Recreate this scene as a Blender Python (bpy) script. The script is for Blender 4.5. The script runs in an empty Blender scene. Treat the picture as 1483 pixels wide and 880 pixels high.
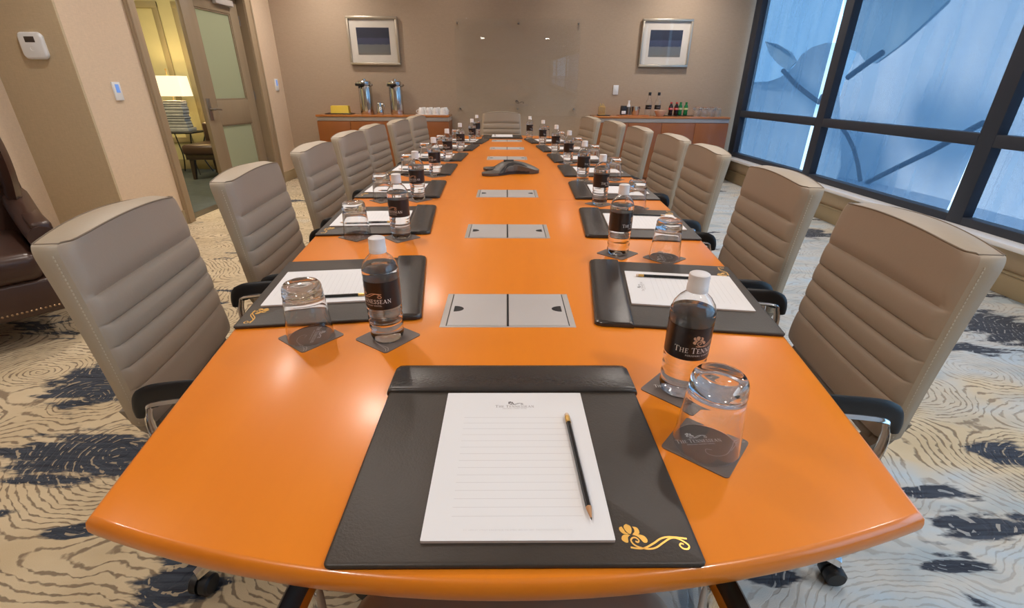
import bpy, bmesh, math, random
from math import sin, cos, tan, atan, atan2, pi, radians, sqrt
from mathutils import Vector, Matrix

random.seed(7)
SC = bpy.context.scene
COL = SC.collection

# ------------------------------------------------------------------ materials
def new_mat(name):
    m = bpy.data.materials.new(name); m.use_nodes = True
    nt = m.node_tree; nt.nodes.clear()
    out = nt.nodes.new('ShaderNodeOutputMaterial')
    return m, nt, out

class N:
    """small node-building helper"""
    def __init__(s, nt): s.nt = nt
    def __call__(s, kind, ins=None, **attrs):
        n = s.nt.nodes.new(kind)
        for k, v in attrs.items(): setattr(n, k, v)
        for k, v in (ins or {}).items():
            sock = n.inputs[k]
            if isinstance(v, bpy.types.NodeSocket): s.nt.links.new(v, sock)
            else: sock.default_value = v
        return n
    def math(s, op, a, b=0.0, c=0.0):
        return s('ShaderNodeMath', {0: a, 1: b, 2: c}, operation=op).outputs[0]
    def ramp(s, fac, stops, interp='LINEAR'):
        r = s('ShaderNodeValToRGB', {0: fac}); cr = r.color_ramp; cr.interpolation = interp
        while len(cr.elements) < len(stops): cr.elements.new(0.5)
        for e, (p, c) in zip(cr.elements, stops):
            e.position = p; e.color = (*c, 1) if len(c) == 3 else c
        return r.outputs[0]
    def mix(s, fac, a, b):
        n = s('ShaderNodeMix', data_type='RGBA')
        for idx, v in ((0, fac), (6, a), (7, b)):
            if isinstance(v, bpy.types.NodeSocket): s.nt.links.new(v, n.inputs[idx])
            else: n.inputs[idx].default_value = v if idx == 0 else (*v, 1)
        return n.outputs[2]
    def coords(s, scale=(1, 1, 1), kind='Object', rot=(0, 0, 0)):
        t = s('ShaderNodeTexCoord')
        return s('ShaderNodeMapping', {0: t.outputs[kind], 'Scale': scale, 'Rotation': rot}).outputs[0]
    def noise(s, vec, scale, detail=2.0, rough=0.5, out=0):
        return s('ShaderNodeTexNoise', {'Vector': vec, 'Scale': scale, 'Detail': detail, 'Roughness': rough}).outputs[out]

def principled(name, col, rough=0.5, metal=0.0, spec=0.5, coat=0.0, coat_rough=0.05, bump=None, vary=None, sheen=0.0,
               emit=None, emit_str=0.0):
    """procedural principled surface; bump=(scale,strength,dist); vary=(scale,amount)"""
    m, nt, out = new_mat(name); n = N(nt)
    p = n('ShaderNodeBsdfPrincipled', {'Base Color': (*col, 1), 'Roughness': rough, 'Metallic': metal,
          'Specular IOR Level': spec, 'Coat Weight': coat, 'Coat Roughness': coat_rough, 'Sheen Weight': sheen})
    v = n.coords()
    amt = vary or (6.0, 0.06)
    f = n.noise(v, amt[0], 3.0)
    lo = tuple(c * (1 - amt[1]) for c in col); hi = tuple(min(1, c * (1 + amt[1])) for c in col)
    nt.links.new(n.mix(f, lo, hi), p.inputs['Base Color'])
    if bump:
        h = n.noise(v, bump[0], 2.0)
        b = n('ShaderNodeBump', {'Height': h, 'Strength': bump[1], 'Distance': bump[2]})
        nt.links.new(b.outputs[0], p.inputs['Normal'])
    if emit:
        p.inputs['Emission Color'].default_value = (*emit, 1); p.inputs['Emission Strength'].default_value = emit_str
    nt.links.new(p.outputs[0], out.inputs[0])
    return m

def glass_mat(name, col=(1, 1, 1), ior=1.45, rough=0.0):
    m, nt, out = new_mat(name); n = N(nt)
    p = n('ShaderNodeBsdfPrincipled', {'Base Color': (*col, 1), 'Roughness': rough, 'IOR': ior, 'Transmission Weight': 1.0})
    nt.links.new(p.outputs[0], out.inputs[0])
    return m

def pane_mat(name, tint=(1, 1, 1), ior=1.45, rough=0.0, haze=0.0, haze_col=(1, 1, 1)):
    """thin sheet glass: clear transmission under a Fresnel reflection, with a little milky haze"""
    m, nt, out = new_mat(name); n = N(nt)
    geo = n('ShaderNodeNewGeometry')
    fr = n.math('MULTIPLY', n('ShaderNodeFresnel', {'IOR': ior}).outputs[0], n.math('SUBTRACT', 1.0, geo.outputs['Backfacing']))
    t = n('ShaderNodeBsdfTransparent', {'Color': (*tint, 1)}).outputs[0]
    g = n('ShaderNodeBsdfGlossy', {'Roughness': rough}).outputs[0]
    if haze:
        d = n('ShaderNodeBsdfDiffuse', {'Color': (*haze_col, 1)}).outputs[0]
        t = n('ShaderNodeMixShader', {0: haze, 1: t, 2: d}).outputs[0]
    nt.links.new(n('ShaderNodeMixShader', {0: fr, 1: t, 2: g}).outputs[0], out.inputs[0])
    return m

def frosted_mat(name):
    m, nt, out = new_mat(name); n = N(nt)
    a = n('ShaderNodeBsdfTranslucent', {'Color': (.62, .66, .50, 1)}).outputs[0]
    b = n('ShaderNodeBsdfPrincipled', {'Base Color': (.46, .49, .38, 1), 'Roughness': 0.25}).outputs[0]
    nt.links.new(n('ShaderNodeMixShader', {0: .5, 1: a, 2: b}).outputs[0], out.inputs[0])
    return m

def wood_mat(name, c1, c2, scale, rough, coat=0.0, grain_axis='y', spec=0.5, coat_rough=.08):
    m, nt, out = new_mat(name); n = N(nt)
    st = {'x': (.6, 9, 9), 'y': (9, .6, 9), 'z': (9, 9, .6)}[grain_axis]
    v = n.coords(tuple(scale * s for s in st))
    f1 = n.noise(v, 1.0, 5.0, .6)
    f2 = n.noise(n.coords((.7, .9, .7)), 1.3, 2.0)
    f = n.math('ADD', n.math('MULTIPLY', f1, .6), n.math('MULTIPLY', f2, .4))
    col = n.ramp(f, [(.3, c1), (.7, c2)])
    p = n('ShaderNodeBsdfPrincipled', {'Base Color': col, 'Roughness': rough, 'Coat Weight': coat, 'Coat Roughness': coat_rough,
                                       'Specular IOR Level': spec})
    nt.links.new(p.outputs[0], out.inputs[0])
    return m

def wall_mat(name, col, weave=260.0):
    m, nt, out = new_mat(name); n = N(nt)
    a = n.noise(n.coords((weave, weave, weave * .10)), 1.0, 1.0)
    b = n.noise(n.coords((weave * .10, weave * .10, weave)), 1.0, 1.0)
    f = n.math('MULTIPLY', n.math('ADD', a, b), .5)
    c = n.ramp(f, [(.3, tuple(x * .93 for x in col)), (.7, tuple(min(1, x * 1.07) for x in col))])
    p = n('ShaderNodeBsdfPrincipled', {'Base Color': c, 'Roughness': .75, 'Specular IOR Level': .25})
    bp = n('ShaderNodeBump', {'Height': f, 'Strength': .12, 'Distance': .002})
    nt.links.new(bp.outputs[0], p.inputs['Normal'])
    nt.links.new(p.outputs[0], out.inputs[0])
    return m

def carpet_mat(name):
    """patterned carpet: cream pile carved in broken concentric rings, pale grey-blue areas and streaky navy blotches"""
    m, nt, out = new_mat(name); n = N(nt)
    v = n.coords()
    def warp(scale, amt, det=2.0):
        w = n('ShaderNodeTexNoise', {'Vector': v, 'Scale': scale, 'Detail': det}).outputs['Color']
        w = n('ShaderNodeVectorMath', {0: w, 1: (.5, .5, .5)}, operation='SUBTRACT').outputs[0]
        return n('ShaderNodeVectorMath', {0: w, 1: (amt, amt, 0), 2: v}, operation='MULTIPLY_ADD').outputs[0]
    vd = warp(3.2, .34); vj = warp(30.0, .030, 1.0)
    mix_v = n('ShaderNodeVectorMath', {0: vd, 1: vj}, operation='ADD').outputs[0]       # about twice the floor coordinate
    cell = n('ShaderNodeTexVoronoi', {'Vector': n('ShaderNodeMapping', {0: mix_v, 'Scale': (.5, .62, 0)}).outputs[0], 'Scale': 1.55, 'Smoothness': .55, 'Randomness': 1.0},
             feature='SMOOTH_F1', voronoi_dimensions='2D').outputs['Distance']
    ring = n.math('FRACT', n.math('MULTIPLY', cell, 27.0))
    line = n.math('ABSOLUTE', n.math('SUBTRACT', ring, .5))                              # 0 at the cut, .5 on the crest
    brk = n.noise(v, 30.0, 2.0)
    thr = n.math('MULTIPLY_ADD', brk, .70, -.20)
    lines = n.math('MINIMUM', n.math('MULTIPLY', n.math('MAXIMUM', n.math('SUBTRACT', thr, line), 0.0), 9.0), 1.0)
    sep = n('ShaderNodeSeparateXYZ', {0: v}); X, Y = sep.outputs[0], sep.outputs[1]
    zone = n.noise(n('ShaderNodeMapping', {0: vd, 'Scale': (.55, .9, 1), 'Location': (3.2, 1.4, 0)}).outputs[0], 1.3, 3.0, .55)
    bias = n.math('MULTIPLY_ADD', n.math('MINIMUM', n.math('MAXIMUM', X, -1.6), 2.0), .085, -.01)
    smooth_zone = n.ramp(n.math('ADD', zone, bias), [(.50, (0, 0, 0)), (.60, (1, 1, 1))])
    # navy blotches: scattered ones, and the larger ones of the woven design
    navyn = n.noise(n('ShaderNodeMapping', {0: vd, 'Scale': (.62, 2.0, 1), 'Location': (7.7, 2.9, 0)}).outputs[0], 1.5, 4.0, .6)
    rag = n.noise(n('ShaderNodeMapping', {0: v, 'Scale': (1, 3.2, 1)}).outputs[0], 6.0, 4.0, .6)
    best = n.math('MULTIPLY', n.math('SUBTRACT', navyn, .615), 9.0)
    for cx, cy, rx, ry in ((-1.80, 1.76, .26, .20), (-1.50, 1.31, .34, .15), (-1.28, .99, .11, .03), (-.87, .83, .13, .09), (-1.62, 1.04, .10, .04), (2.78, 2.30, .26, .26), (1.82, 1.30, .12, .08),
                           (1.42, 1.12, .14, .035), (1.46, .99, .20, .055), (.72, .84, .10, .035), (1.28, .86, .14, .02), (2.75, 4.2, .26, .2), (-2.0, 2.5, .3, .12), (2.6, 3.2, .25, .1), (1.9, 2.2, .2, .1), (2.5, 1.6, .2, .08)):
        dx = n.math('MULTIPLY', n.math('SUBTRACT', X, cx), 1 / rx); dy = n.math('MULTIPLY', n.math('SUBTRACT', Y, cy), 1 / ry)
        d2 = n.math('SQRT', n.math('ADD', n.math('MULTIPLY', dx, dx), n.math('MULTIPLY', dy, dy)))
        best = n.math('MAXIMUM', best, n.math('SUBTRACT', 1.0, d2))
    navy = n.ramp(n.math('ADD', best, n.math('MULTIPLY', n.math('SUBTRACT', rag, .5), 2.3)), [(.0, (0, 0, 0)), (.24, (1, 1, 1))])
    patch = n.noise(n('ShaderNodeMapping', {0: v, 'Scale': (1, 2.4, 1)}).outputs[0], 2.6, 4.0)
    cream = n.ramp(patch, [(.3, (.54, .425, .265)), (.7, (.65, .535, .36))])
    pale = n.ramp(patch, [(.35, (.36, .42, .45)), (.50, (.54, .53, .49)), (.66, (.45, .53, .58))])
    base = n.mix(smooth_zone, cream, pale)
    strength = n.math('SUBTRACT', 1.0, n.math('MULTIPLY', smooth_zone, .62))
    col = n.mix(n.math('MULTIPLY', lines, n.math('MULTIPLY', strength, .80)), base, (.17, .12, .078))
    grain = n.noise(n('ShaderNodeMapping', {0: v, 'Scale': (6, 90, 1)}).outputs[0], 1.0, 2.0)
    navyc = n.ramp(grain, [(.3, (.022, .026, .038)), (.7, (.060, .072, .095))])
    crest = n.math('MULTIPLY', n.math('GREATER_THAN', line, .40), n.math('GREATER_THAN', brk, .52))
    keep = n.math('MULTIPLY', navy, n.math('SUBTRACT', 1.0, n.math('MULTIPLY', crest, .55)))
    col = n.mix(keep, col, navyc)
    pile = n.noise(v, 420.0, 1.0)
    p = n('ShaderNodeBsdfPrincipled', {'Base Color': col, 'Roughness': .95, 'Specular IOR Level': .1, 'Sheen Weight': .15})
    hh = n.math('SUBTRACT', n.math('MULTIPLY', pile, .35), n.math('MULTIPLY', lines, strength))
    b = n('ShaderNodeBump', {'Height': hh, 'Strength': .6, 'Distance': .005})
    nt.links.new(b.outputs[0], p.inputs['Normal'])
    nt.links.new(p.outputs[0], out.inputs[0])
    return m

def shade_mat(name):
    """blue solar-screen fabric: an open weave one sees through, with soft vertical streaks"""
    m, nt, out = new_mat(name); n = N(nt)
    st = n.noise(n.coords((1, 5.0, .55)), 1.2, 2.0, .5)
    th = n.noise(n.coords((1, 420, 60)), 1.0, 1.0)
    see = n.ramp(st, [(.28, (.205, .258, .315)), (.72, (.30, .318, .345))])
    see2 = n.mix(n.math('MULTIPLY', th, .10), see, (.12, .19, .28))
    t = n('ShaderNodeBsdfTransparent', {'Color': see2}).outputs[0]
    tr = n('ShaderNodeBsdfTranslucent', {'Color': (.14, .25, .38, 1)}).outputs[0]
    d = n('ShaderNodeBsdfDiffuse', {'Color': (.10, .17, .26, 1)}).outputs[0]
    cloth = n('ShaderNodeMixShader', {0: .5, 1: tr, 2: d}).outputs[0]
    nt.links.new(n('ShaderNodeMixShader', {0: .30, 1: t, 2: cloth}).outputs[0], out.inputs[0])
    return m

def painting_mat(name):
    m, nt, out = new_mat(name); n = N(nt)
    t = n('ShaderNodeTexCoord')
    sep = n('ShaderNodeSeparateXYZ', {0: t.outputs['Generated']})
    w = n.noise(n('ShaderNodeMapping', {0: t.outputs['Generated'], 'Scale': (2, 1, 9)}).outputs[0], 3.0, 4.0)
    z = n.math('ADD', sep.outputs[2], n.math('MULTIPLY', n.math('SUBTRACT', w, .5), .12))
    c = n.ramp(z, [(.0, (.16, .15, .13)), (.07, (.17, .16, .14)), (.09, (.15, .155, .15)), (.37, (.14, .145, .15)), (.40, (.035, .045, .09)),
                   (.60, (.045, .05, .10)), (.64, (.018, .022, .045)), (1, (.022, .026, .05))])
    p = n('ShaderNodeBsdfPrincipled', {'Base Color': c, 'Roughness': .6})
    nt.links.new(p.outputs[0], out.inputs[0])
    return m

def emission(name, col, s):
    m, nt, out = new_mat(name); n = N(nt)
    nt.links.new(n('ShaderNodeEmission', {0: (*col, 1), 1: s}).outputs[0], out.inputs[0]); return m

M = dict(
    carpet=carpet_mat('carpet'),
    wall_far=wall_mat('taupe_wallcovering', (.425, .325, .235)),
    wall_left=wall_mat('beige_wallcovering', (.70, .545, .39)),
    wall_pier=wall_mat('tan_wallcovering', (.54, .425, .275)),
    sill_wall=principled('cream_paint', (.62, .48, .31), .6),
    base=principled('tan_trim_paint', (.40, .31, .18), .45),
    sill=principled('white_sill', (.74, .73, .72), .35),
    ceil=principled('ceiling_white', (.80, .78, .75), .8),
    orange=wood_mat('honey_cherry_veneer', (.76, .210, .006), (.84, .245, .010), 1.0, .36, coat=.26, coat_rough=.19, spec=.32),
    orange_edge=wood_mat('honey_cherry_edge', (.70, .190, .008), (.80, .235, .012), 1.0, .30, coat=.4, coat_rough=.10),
    cab=wood_mat('cabinet_cherry', (.25, .075, .016), (.31, .098, .022), 1.0, .35, coat=.2, grain_axis='z'),
    cab_top=wood_mat('cabinet_top_cherry', (.42, .145, .035), (.50, .175, .045), 1.0, .22, coat=.4, grain_axis='x'),
    cab_band=principled('brushed_metal_band', (.50, .44, .40), .4, .35),
    dark=wood_mat('dark_wood', (.03, .018, .012), (.05, .03, .02), 1.0, .3, coat=.2),
    alu=principled('brushed_aluminium', (.62, .59, .57), .38, .35),
    alu_frame=principled('aluminium_rim', (.66, .62, .58), .3, .5),
    black=principled('black_plastic', (.010, .010, .012), .4),
    chrome=principled('polished_chrome', (.82, .80, .78), .10, 1.0),
    steel=principled('stainless_steel', (.60, .59, .58), .17, 1.0),
    taupe=principled('taupe_leather', (.385, .305, .228), .48, bump=(140, .10, .002), vary=(3.0, .05)),
    taupe_back=principled('taupe_leather_gusset', (.40, .325, .235), .46, bump=(140, .10, .002), vary=(3.0, .05)),
    piping=principled('brown_piping', (.20, .15, .10), .5),
    thread=principled('cream_thread', (.55, .48, .37), .7),
    bracket=principled('bracket_leather', (.25, .205, .155), .45), seatdark=principled('grey_seat_leather', (.20, .165, .125), .5, bump=(140, .10, .002)),
    padleather=principled('black_leather', (.046, .036, .028), .42, bump=(320, .22, .0015), vary=(30, .12), spec=.38),
    padhead=principled('glossy_black_leather', (.036, .030, .026), .27, bump=(260, .22, .0015), vary=(30, .12), spec=.6),
    padedge=principled('oxblood_edge', (.06, .020, .010), .5),
    gold=principled('gold_foil', (.80, .46, .10), .32, .55),
    paper=principled('white_paper', (.80, .79, .79), .7, vary=(8, .01)),
    paperside=principled('paper_block_edge', (.66, .50, .42), .8),
    ink=principled('grey_ink', (.66, .64, .64), .8), inkdark=principled('dark_ink', (.06, .045, .04), .8), inkmid=principled('taupe_ink', (.30, .25, .24), .8),
    pencil=principled('black_lacquer', (.012, .011, .011), .25),
    pencilwood=principled('pencil_wood', (.50, .25, .11), .6), eraser=principled('cream_eraser', (.78, .60, .46), .7),
    brass=principled('brass_ferrule', (.80, .50, .16), .28, .9),
    pet=glass_mat('clear_plastic', (1, 1, 1), 1.38, .015), water=glass_mat('water', (.99, 1, 1), 1.33),
    glass=glass_mat('tumbler_glass', (1, 1, 1), 1.45),
    label=principled('dark_brown_label', (.020, .012, .010), .3), backing=principled('label_back', (.88, .86, .84), .7), copper=principled('copper_print', (.62, .36, .22), .5), whiteprint=principled('white_print', (.88, .84, .80), .6),
    cap=principled('white_cap', (.80, .76, .74), .45),
    coaster=principled('taupe_coaster', (.165, .125, .105), .55, vary=(60, .08)), coasterline=principled('coaster_print', (.42, .36, .32), .6),
    phone=principled('charcoal_phone', (.095, .085, .075), .42, bump=(300, .1, .001)), phonedark=principled('black_grille', (.014, .013, .013), .5, bump=(500, .4, .002)),
    silver=principled('silver_frame', (.60, .53, .43), .3, .75), mat=principled('cream_mat_board', (.70, .64, .56), .8), painting=painting_mat('banded_painting'),
    pic_glass=pane_mat('picture_glass', ior=1.5), board=pane_mat('glass_board', (.993, .995, .991), 1.45, .02, .012, (.85, .85, .80)),
    winglass=pane_mat('window_glass', (.93, .96, .98), 1.45), shade=shade_mat('solar_shade_fabric'),
    frame=principled('dark_bronze_aluminium', (.034, .039, .052), .5, .0, spec=.3), frame_lit=principled('bronze_side_lit', (.09, .15, .23), .4, .2),  # mullion sides: blue light off the shades painted into the bronze colour
    white=principled('white_plastic', (.80, .80, .80), .35), whitechina=principled('white_china', (.80, .78, .76), .2),
    lcd=principled('blue_screen', (.05, .12, .3), .3, emit=(.25, .45, 1.0), emit_str=.55), lcddark=principled('dark_screen', (.05, .035, .03), .2),
    doorwood=wood_mat('oak_door', (.25, .185, .115), (.31, .235, .15), 1.0, .45, coat=.1, grain_axis='z'), frosted=frosted_mat('frosted_glass'),
    jamb=wood_mat('oak_trim', (.32, .235, .145), (.39, .29, .185), 1.0, .45, coat=.1, grain_axis='z'),
    lobbywall=principled('lobby_yellow_paint', (.66, .60, .34), .6), lobbytrim=principled('lobby_trim', (.38, .31, .17), .5), lobbyfloor=principled('lobby_carpet', (.075, .085, .075), .95, vary=(9, .3)),
    darkleather=principled('dark_brown_leather', (.055, .026, .018), .30, bump=(90, .12, .002), spec=.6, vary=(4, .2)),
    nail=principled('brass_nail', (.45, .30, .17), .3, .9), stonedark=principled('dark_slate', (.07, .07, .07), .7), stone=principled('grey_slate', (.42, .43, .44), .6, bump=(40, .4, .01), vary=(14, .35)),
    shade_lit=principled('lit_lamp_shade', (.85, .78, .66), .8, emit=(1.0, .84, .58), emit_str=.85),
    yellow=principled('yellow_tea_box', (.78, .56, .07), .5), traydark=principled('dark_tray', (.03, .02, .017), .3),
    cola=principled('cola', (.018, .006, .005), .12), red=principled('red_label', (.55, .03, .025), .4), green=principled('green_glass', (.012, .16, .045), .1), greenlabel=principled('lime_label', (.40, .52, .20), .5),
    bowl=principled('peach_bowl', (.66, .42, .30), .35), pewter=principled('pewter', (.30, .27, .24), .3, .8),
    concrete=principled('pale_plaza', (.38, .46, .54), .8), canopy=principled('canopy_fabric', (.26, .36, .42), .7), canopyl=principled('pale_canopy_fabric', (.80, .84, .86), .7), canopymid=principled('mid_canopy_fabric', (.40, .50, .56), .7), truss=principled('canopy_strut', (.025, .04, .06), .5), hillm=principled('tree_line', (.12, .17, .17), .9),
)

# ------------------------------------------------------------------ mesh builder
class MB:
    def __init__(s): s.bm = bmesh.new(); s.mats = []; s.cur = 0
    def use(s, mat):
        if mat not in s.mats: s.mats.append(mat)
        s.cur = s.mats.index(mat); return s
    def _fin(s, faces):
        for f in faces: f.material_index = s.cur
    def poly(s, pts):
        try:
            f = s.bm.faces.new([s.bm.verts.new(p) for p in pts]); s._fin([f]); return f
        except ValueError: return None
    def box(s, x0, x1, y0, y1, z0, z1, bev=0.0, seg=2, mat=None):
        r = bmesh.ops.create_cube(s.bm, size=1.0)
        vs = r['verts']
        for v in vs:
            v.co = Vector(((x0 + x1) / 2 + v.co.x * (x1 - x0), (y0 + y1) / 2 + v.co.y * (y1 - y0), (z0 + z1) / 2 + v.co.z * (z1 - z0)))
        fs = set(f for v in vs for f in v.link_faces); s._fin(fs)
        if bev > 0:
            es = list(set(e for v in vs for e in v.link_edges))
            rr = bmesh.ops.bevel(s.bm, geom=es, offset=bev, segments=seg, affect='EDGES', profile=.5)
            s._fin(rr['faces']); vs = list(set(v for f in rr['faces'] for v in f.verts) | set(v for v in vs if v.is_valid))
            allv = set(vs)
            for f in list(fs):
                if f.is_valid: allv |= set(f.verts)
            vs = list(allv)
        if mat is not None:
            for v in vs: v.co = mat @ v.co
        return vs
    def rings(s, rings, cap=True, close=True, capends=(True, True)):
        vr = [[s.bm.verts.new(p) for p in r] for r in rings]
        fs = []
        for a, b in zip(vr, vr[1:]):
            n = len(a); rng = range(n) if close else range(n - 1)
            for i in rng:
                j = (i + 1) % n
                try: fs.append(s.bm.faces.new((a[i], a[j], b[j], b[i])))
                except ValueError: pass
        if cap:
            for r, yes, rev in ((vr[0], capends[0], True), (vr[-1], capends[1], False)):
                if yes:
                    try: fs.append(s.bm.faces.new(list(reversed(r)) if rev else r))
                    except ValueError: pass
        s._fin(fs); return vr
    def lathe(s, prof, n=40, mat=None, closed=False):
        """prof: (r,z) list; r=0 ends collapse to a point; closed joins last to first"""
        rr = []
        for r, z in prof:
            if r <= 1e-7: rr.append([s.bm.verts.new((0, 0, z))])
            else: rr.append([s.bm.verts.new((r * cos(2 * pi * i / n), r * sin(2 * pi * i / n), z)) for i in range(n)])
        fs = []
        pairs = list(zip(rr, rr[1:])) + ([(rr[-1], rr[0])] if closed else [])
        for a, b in pairs:
            for i in range(n):
                j = (i + 1) % n
                if len(a) == 1 and len(b) == 1: continue
                if len(a) == 1: q = (a[0], b[j], b[i])
                elif len(b) == 1: q = (a[i], a[j], b[0])
                else: q = (a[i], a[j], b[j], b[i])
                try: fs.append(s.bm.faces.new(q))
                except ValueError: pass
        s._fin(fs)
        vs = [v for r in rr for v in r]
        if mat is not None:
            for v in vs: v.co = mat @ v.co
        return vs
    def tube(s, pts, r, n=8, closed=False, ry=None):
        pts = [Vector(p) for p in pts]; m = len(pts)
        rad = r if isinstance(r, (list, tuple)) else [r] * m
        rings = []; prev = None
        for i, p in enumerate(pts):
            if closed: t = pts[(i + 1) % m] - pts[i - 1]
            else: t = pts[min(i + 1, m - 1)] - pts[max(i - 1, 0)]
            t.normalize()
            if prev is None:
                a = Vector((0, 0, 1)) if abs(t.z) < .9 else Vector((1, 0, 0))
                u = t.cross(a).normalized()
            else:
                u = (prev - t * prev.dot(t)).normalized()
            w = t.cross(u).normalized(); prev = u
            q = ry if ry is not None else rad[i]
            rings.append([p + u * (rad[i] * cos(2 * pi * k / n)) + w * (q * sin(2 * pi * k / n)) for k in range(n)])
        if closed: rings.append(rings[0]); return s.rings(rings, cap=False)
        return s.rings(rings)
    def prism(s, poly, z0, z1, mat=None):
        a = [Vector((x, y, z0)) for x, y in poly]; b = [Vector((x, y, z1)) for x, y in poly]
        if mat is not None: a = [mat @ p for p in a]; b = [mat @ p for p in b]
        return s.rings([a, b])
    def build(s, name, mat, parent=None, loc=None, rotz=0.0, smooth=35, label=None):
        bm = s.bm
        bmesh.ops.recalc_face_normals(bm, faces=bm.faces[:])
        me = bpy.data.meshes.new(name); bm.to_mesh(me); bm.free()
        if s.mats:
            for m_ in s.mats: me.materials.append(m_)
        else: me.materials.append(mat)
        if smooth:
            me.polygons.foreach_set('use_smooth', [True] * len(me.polygons))
            try: me.set_sharp_from_angle(angle=radians(smooth))
            except Exception: pass
        o = bpy.data.objects.new(name, me); COL.objects.link(o)
        if parent is not None: o.parent = parent
        if loc is not None: o.location = loc
        o.rotation_euler.z = rotz
        if label: o['label'] = label
        return o

def tag(o, label, cat, group=None, kind=None):
    o['label'] = label; o['category'] = cat
    if group: o['group'] = group
    if kind: o['kind'] = kind
    return o

def thing(name, label, cat, loc=(0, 0, 0), rotz=0.0, group=None):
    o = bpy.data.objects.new(name, None); COL.objects.link(o)
    o.empty_display_size = .05
    o.location = loc; o.rotation_euler = (0, 0, rotz)
    return tag(o, label, cat, group)

def kids(o): return list(o.children)

def copy_tree(o, parent=None):
    c = o.copy(); COL.objects.link(c)
    if parent is not None: c.parent = parent
    for ch in kids(o): copy_tree(ch, c)
    return c

def struct(o, label=None, cat=None):
    o['kind'] = 'structure'
    if label: o['label'] = label
    if cat: o['category'] = cat
    return o

def rrect(x0, x1, y0, y1, r, n=5):
    out = []
    for cx, cy, a0 in ((x1 - r, y1 - r, 0), (x0 + r, y1 - r, 90), (x0 + r, y0 + r, 180), (x1 - r, y0 + r, 270)):
        for k in range(n + 1):
            a = radians(a0 + 90 * k / n); out.append((cx + r * cos(a), cy + r * sin(a)))
    return out

def catmull(pts, n=6):
    pts = [Vector(p) if len(p) == 3 else Vector((p[0], p[1], 0)) for p in pts]; out = []
    for i in range(len(pts) - 1):
        p0 = pts[max(i - 1, 0)]; p1 = pts[i]; p2 = pts[i + 1]; p3 = pts[min(i + 2, len(pts) - 1)]
        for k in range(n):
            t = k / n
            out.append(.5 * ((2 * p1) + (p2 - p0) * t + (2 * p0 - 5 * p1 + 4 * p2 - p3) * t * t + (3 * p1 - p0 - 3 * p2 + p3) * t ** 3))
    out.append(pts[-1]); return out

# ------------------------------------------------------------------ flat artwork (emblem and lettering), as 2-D polygons
def ribbon2d(pts, w):
    """list of quads following a 2-D line, w may be a list"""
    P = [Vector((p[0], p[1])) for p in pts]; m = len(P); L = []; R = []
    for i in range(m):
        t = (P[min(i + 1, m - 1)] - P[max(i - 1, 0)]).normalized(); nn = Vector((-t.y, t.x))
        ww = (w[i] if isinstance(w, list) else w) / 2
        L.append(P[i] + nn * ww); R.append(P[i] - nn * ww)
    return [[tuple(L[i]), tuple(L[i + 1]), tuple(R[i + 1]), tuple(R[i])] for i in range(m - 1)]

def petal(pts): return [[(p.x, p.y) for p in catmull(pts + [pts[0]], 5)[:-1]]]

def emblem2d():
    """flower with five petals over a crossing pair of scrolls; 1.0 wide, origin at lower left"""
    f = lambda x, y: (x / 1085.0, (610 - y) * .9 / 1085.0)
    P = []
    P += petal([f(145, 160), f(205, 195), f(215, 270), f(175, 340), f(120, 300), f(92, 230), f(105, 185)])
    P += petal([f(60, 205), f(85, 260), f(100, 305), f(145, 345), f(60, 335), f(12, 280), f(15, 225)])
    P += petal([f(235, 205), f(310, 225), f(335, 285), f(315, 340), f(215, 345), f(250, 305), f(258, 255)])
    P += petal([f(170, 358), f(120, 400), f(105, 480), f(60, 488), f(8, 440), f(25, 380), f(80, 350)])
    P += petal([f(190, 355), f(290, 345), f(390, 375), f(428, 440), f(410, 488), f(355, 488), f(310, 420), f(260, 375)])
    a = catmull([f(120, 570), f(230, 588), f(350, 580), f(520, 500), f(640, 430), f(760, 398), f(900, 402), f(1085, 428)], 6)
    P += ribbon2d([(p.x, p.y) for p in a], .026)
    b = catmull([f(225, 465), f(260, 485), f(285, 450), f(245, 405), f(190, 410), f(155, 455), f(185, 520), f(270, 572), f(400, 598), f(530, 575),
                 f(680, 490), f(800, 425), f(900, 412), f(1010, 470), f(1075, 545), f(1040, 600), f(970, 595), f(930, 545), f(960, 508), f(1000, 525)], 6)
    P += ribbon2d([(p.x, p.y) for p in b], .024)
    return P

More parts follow.
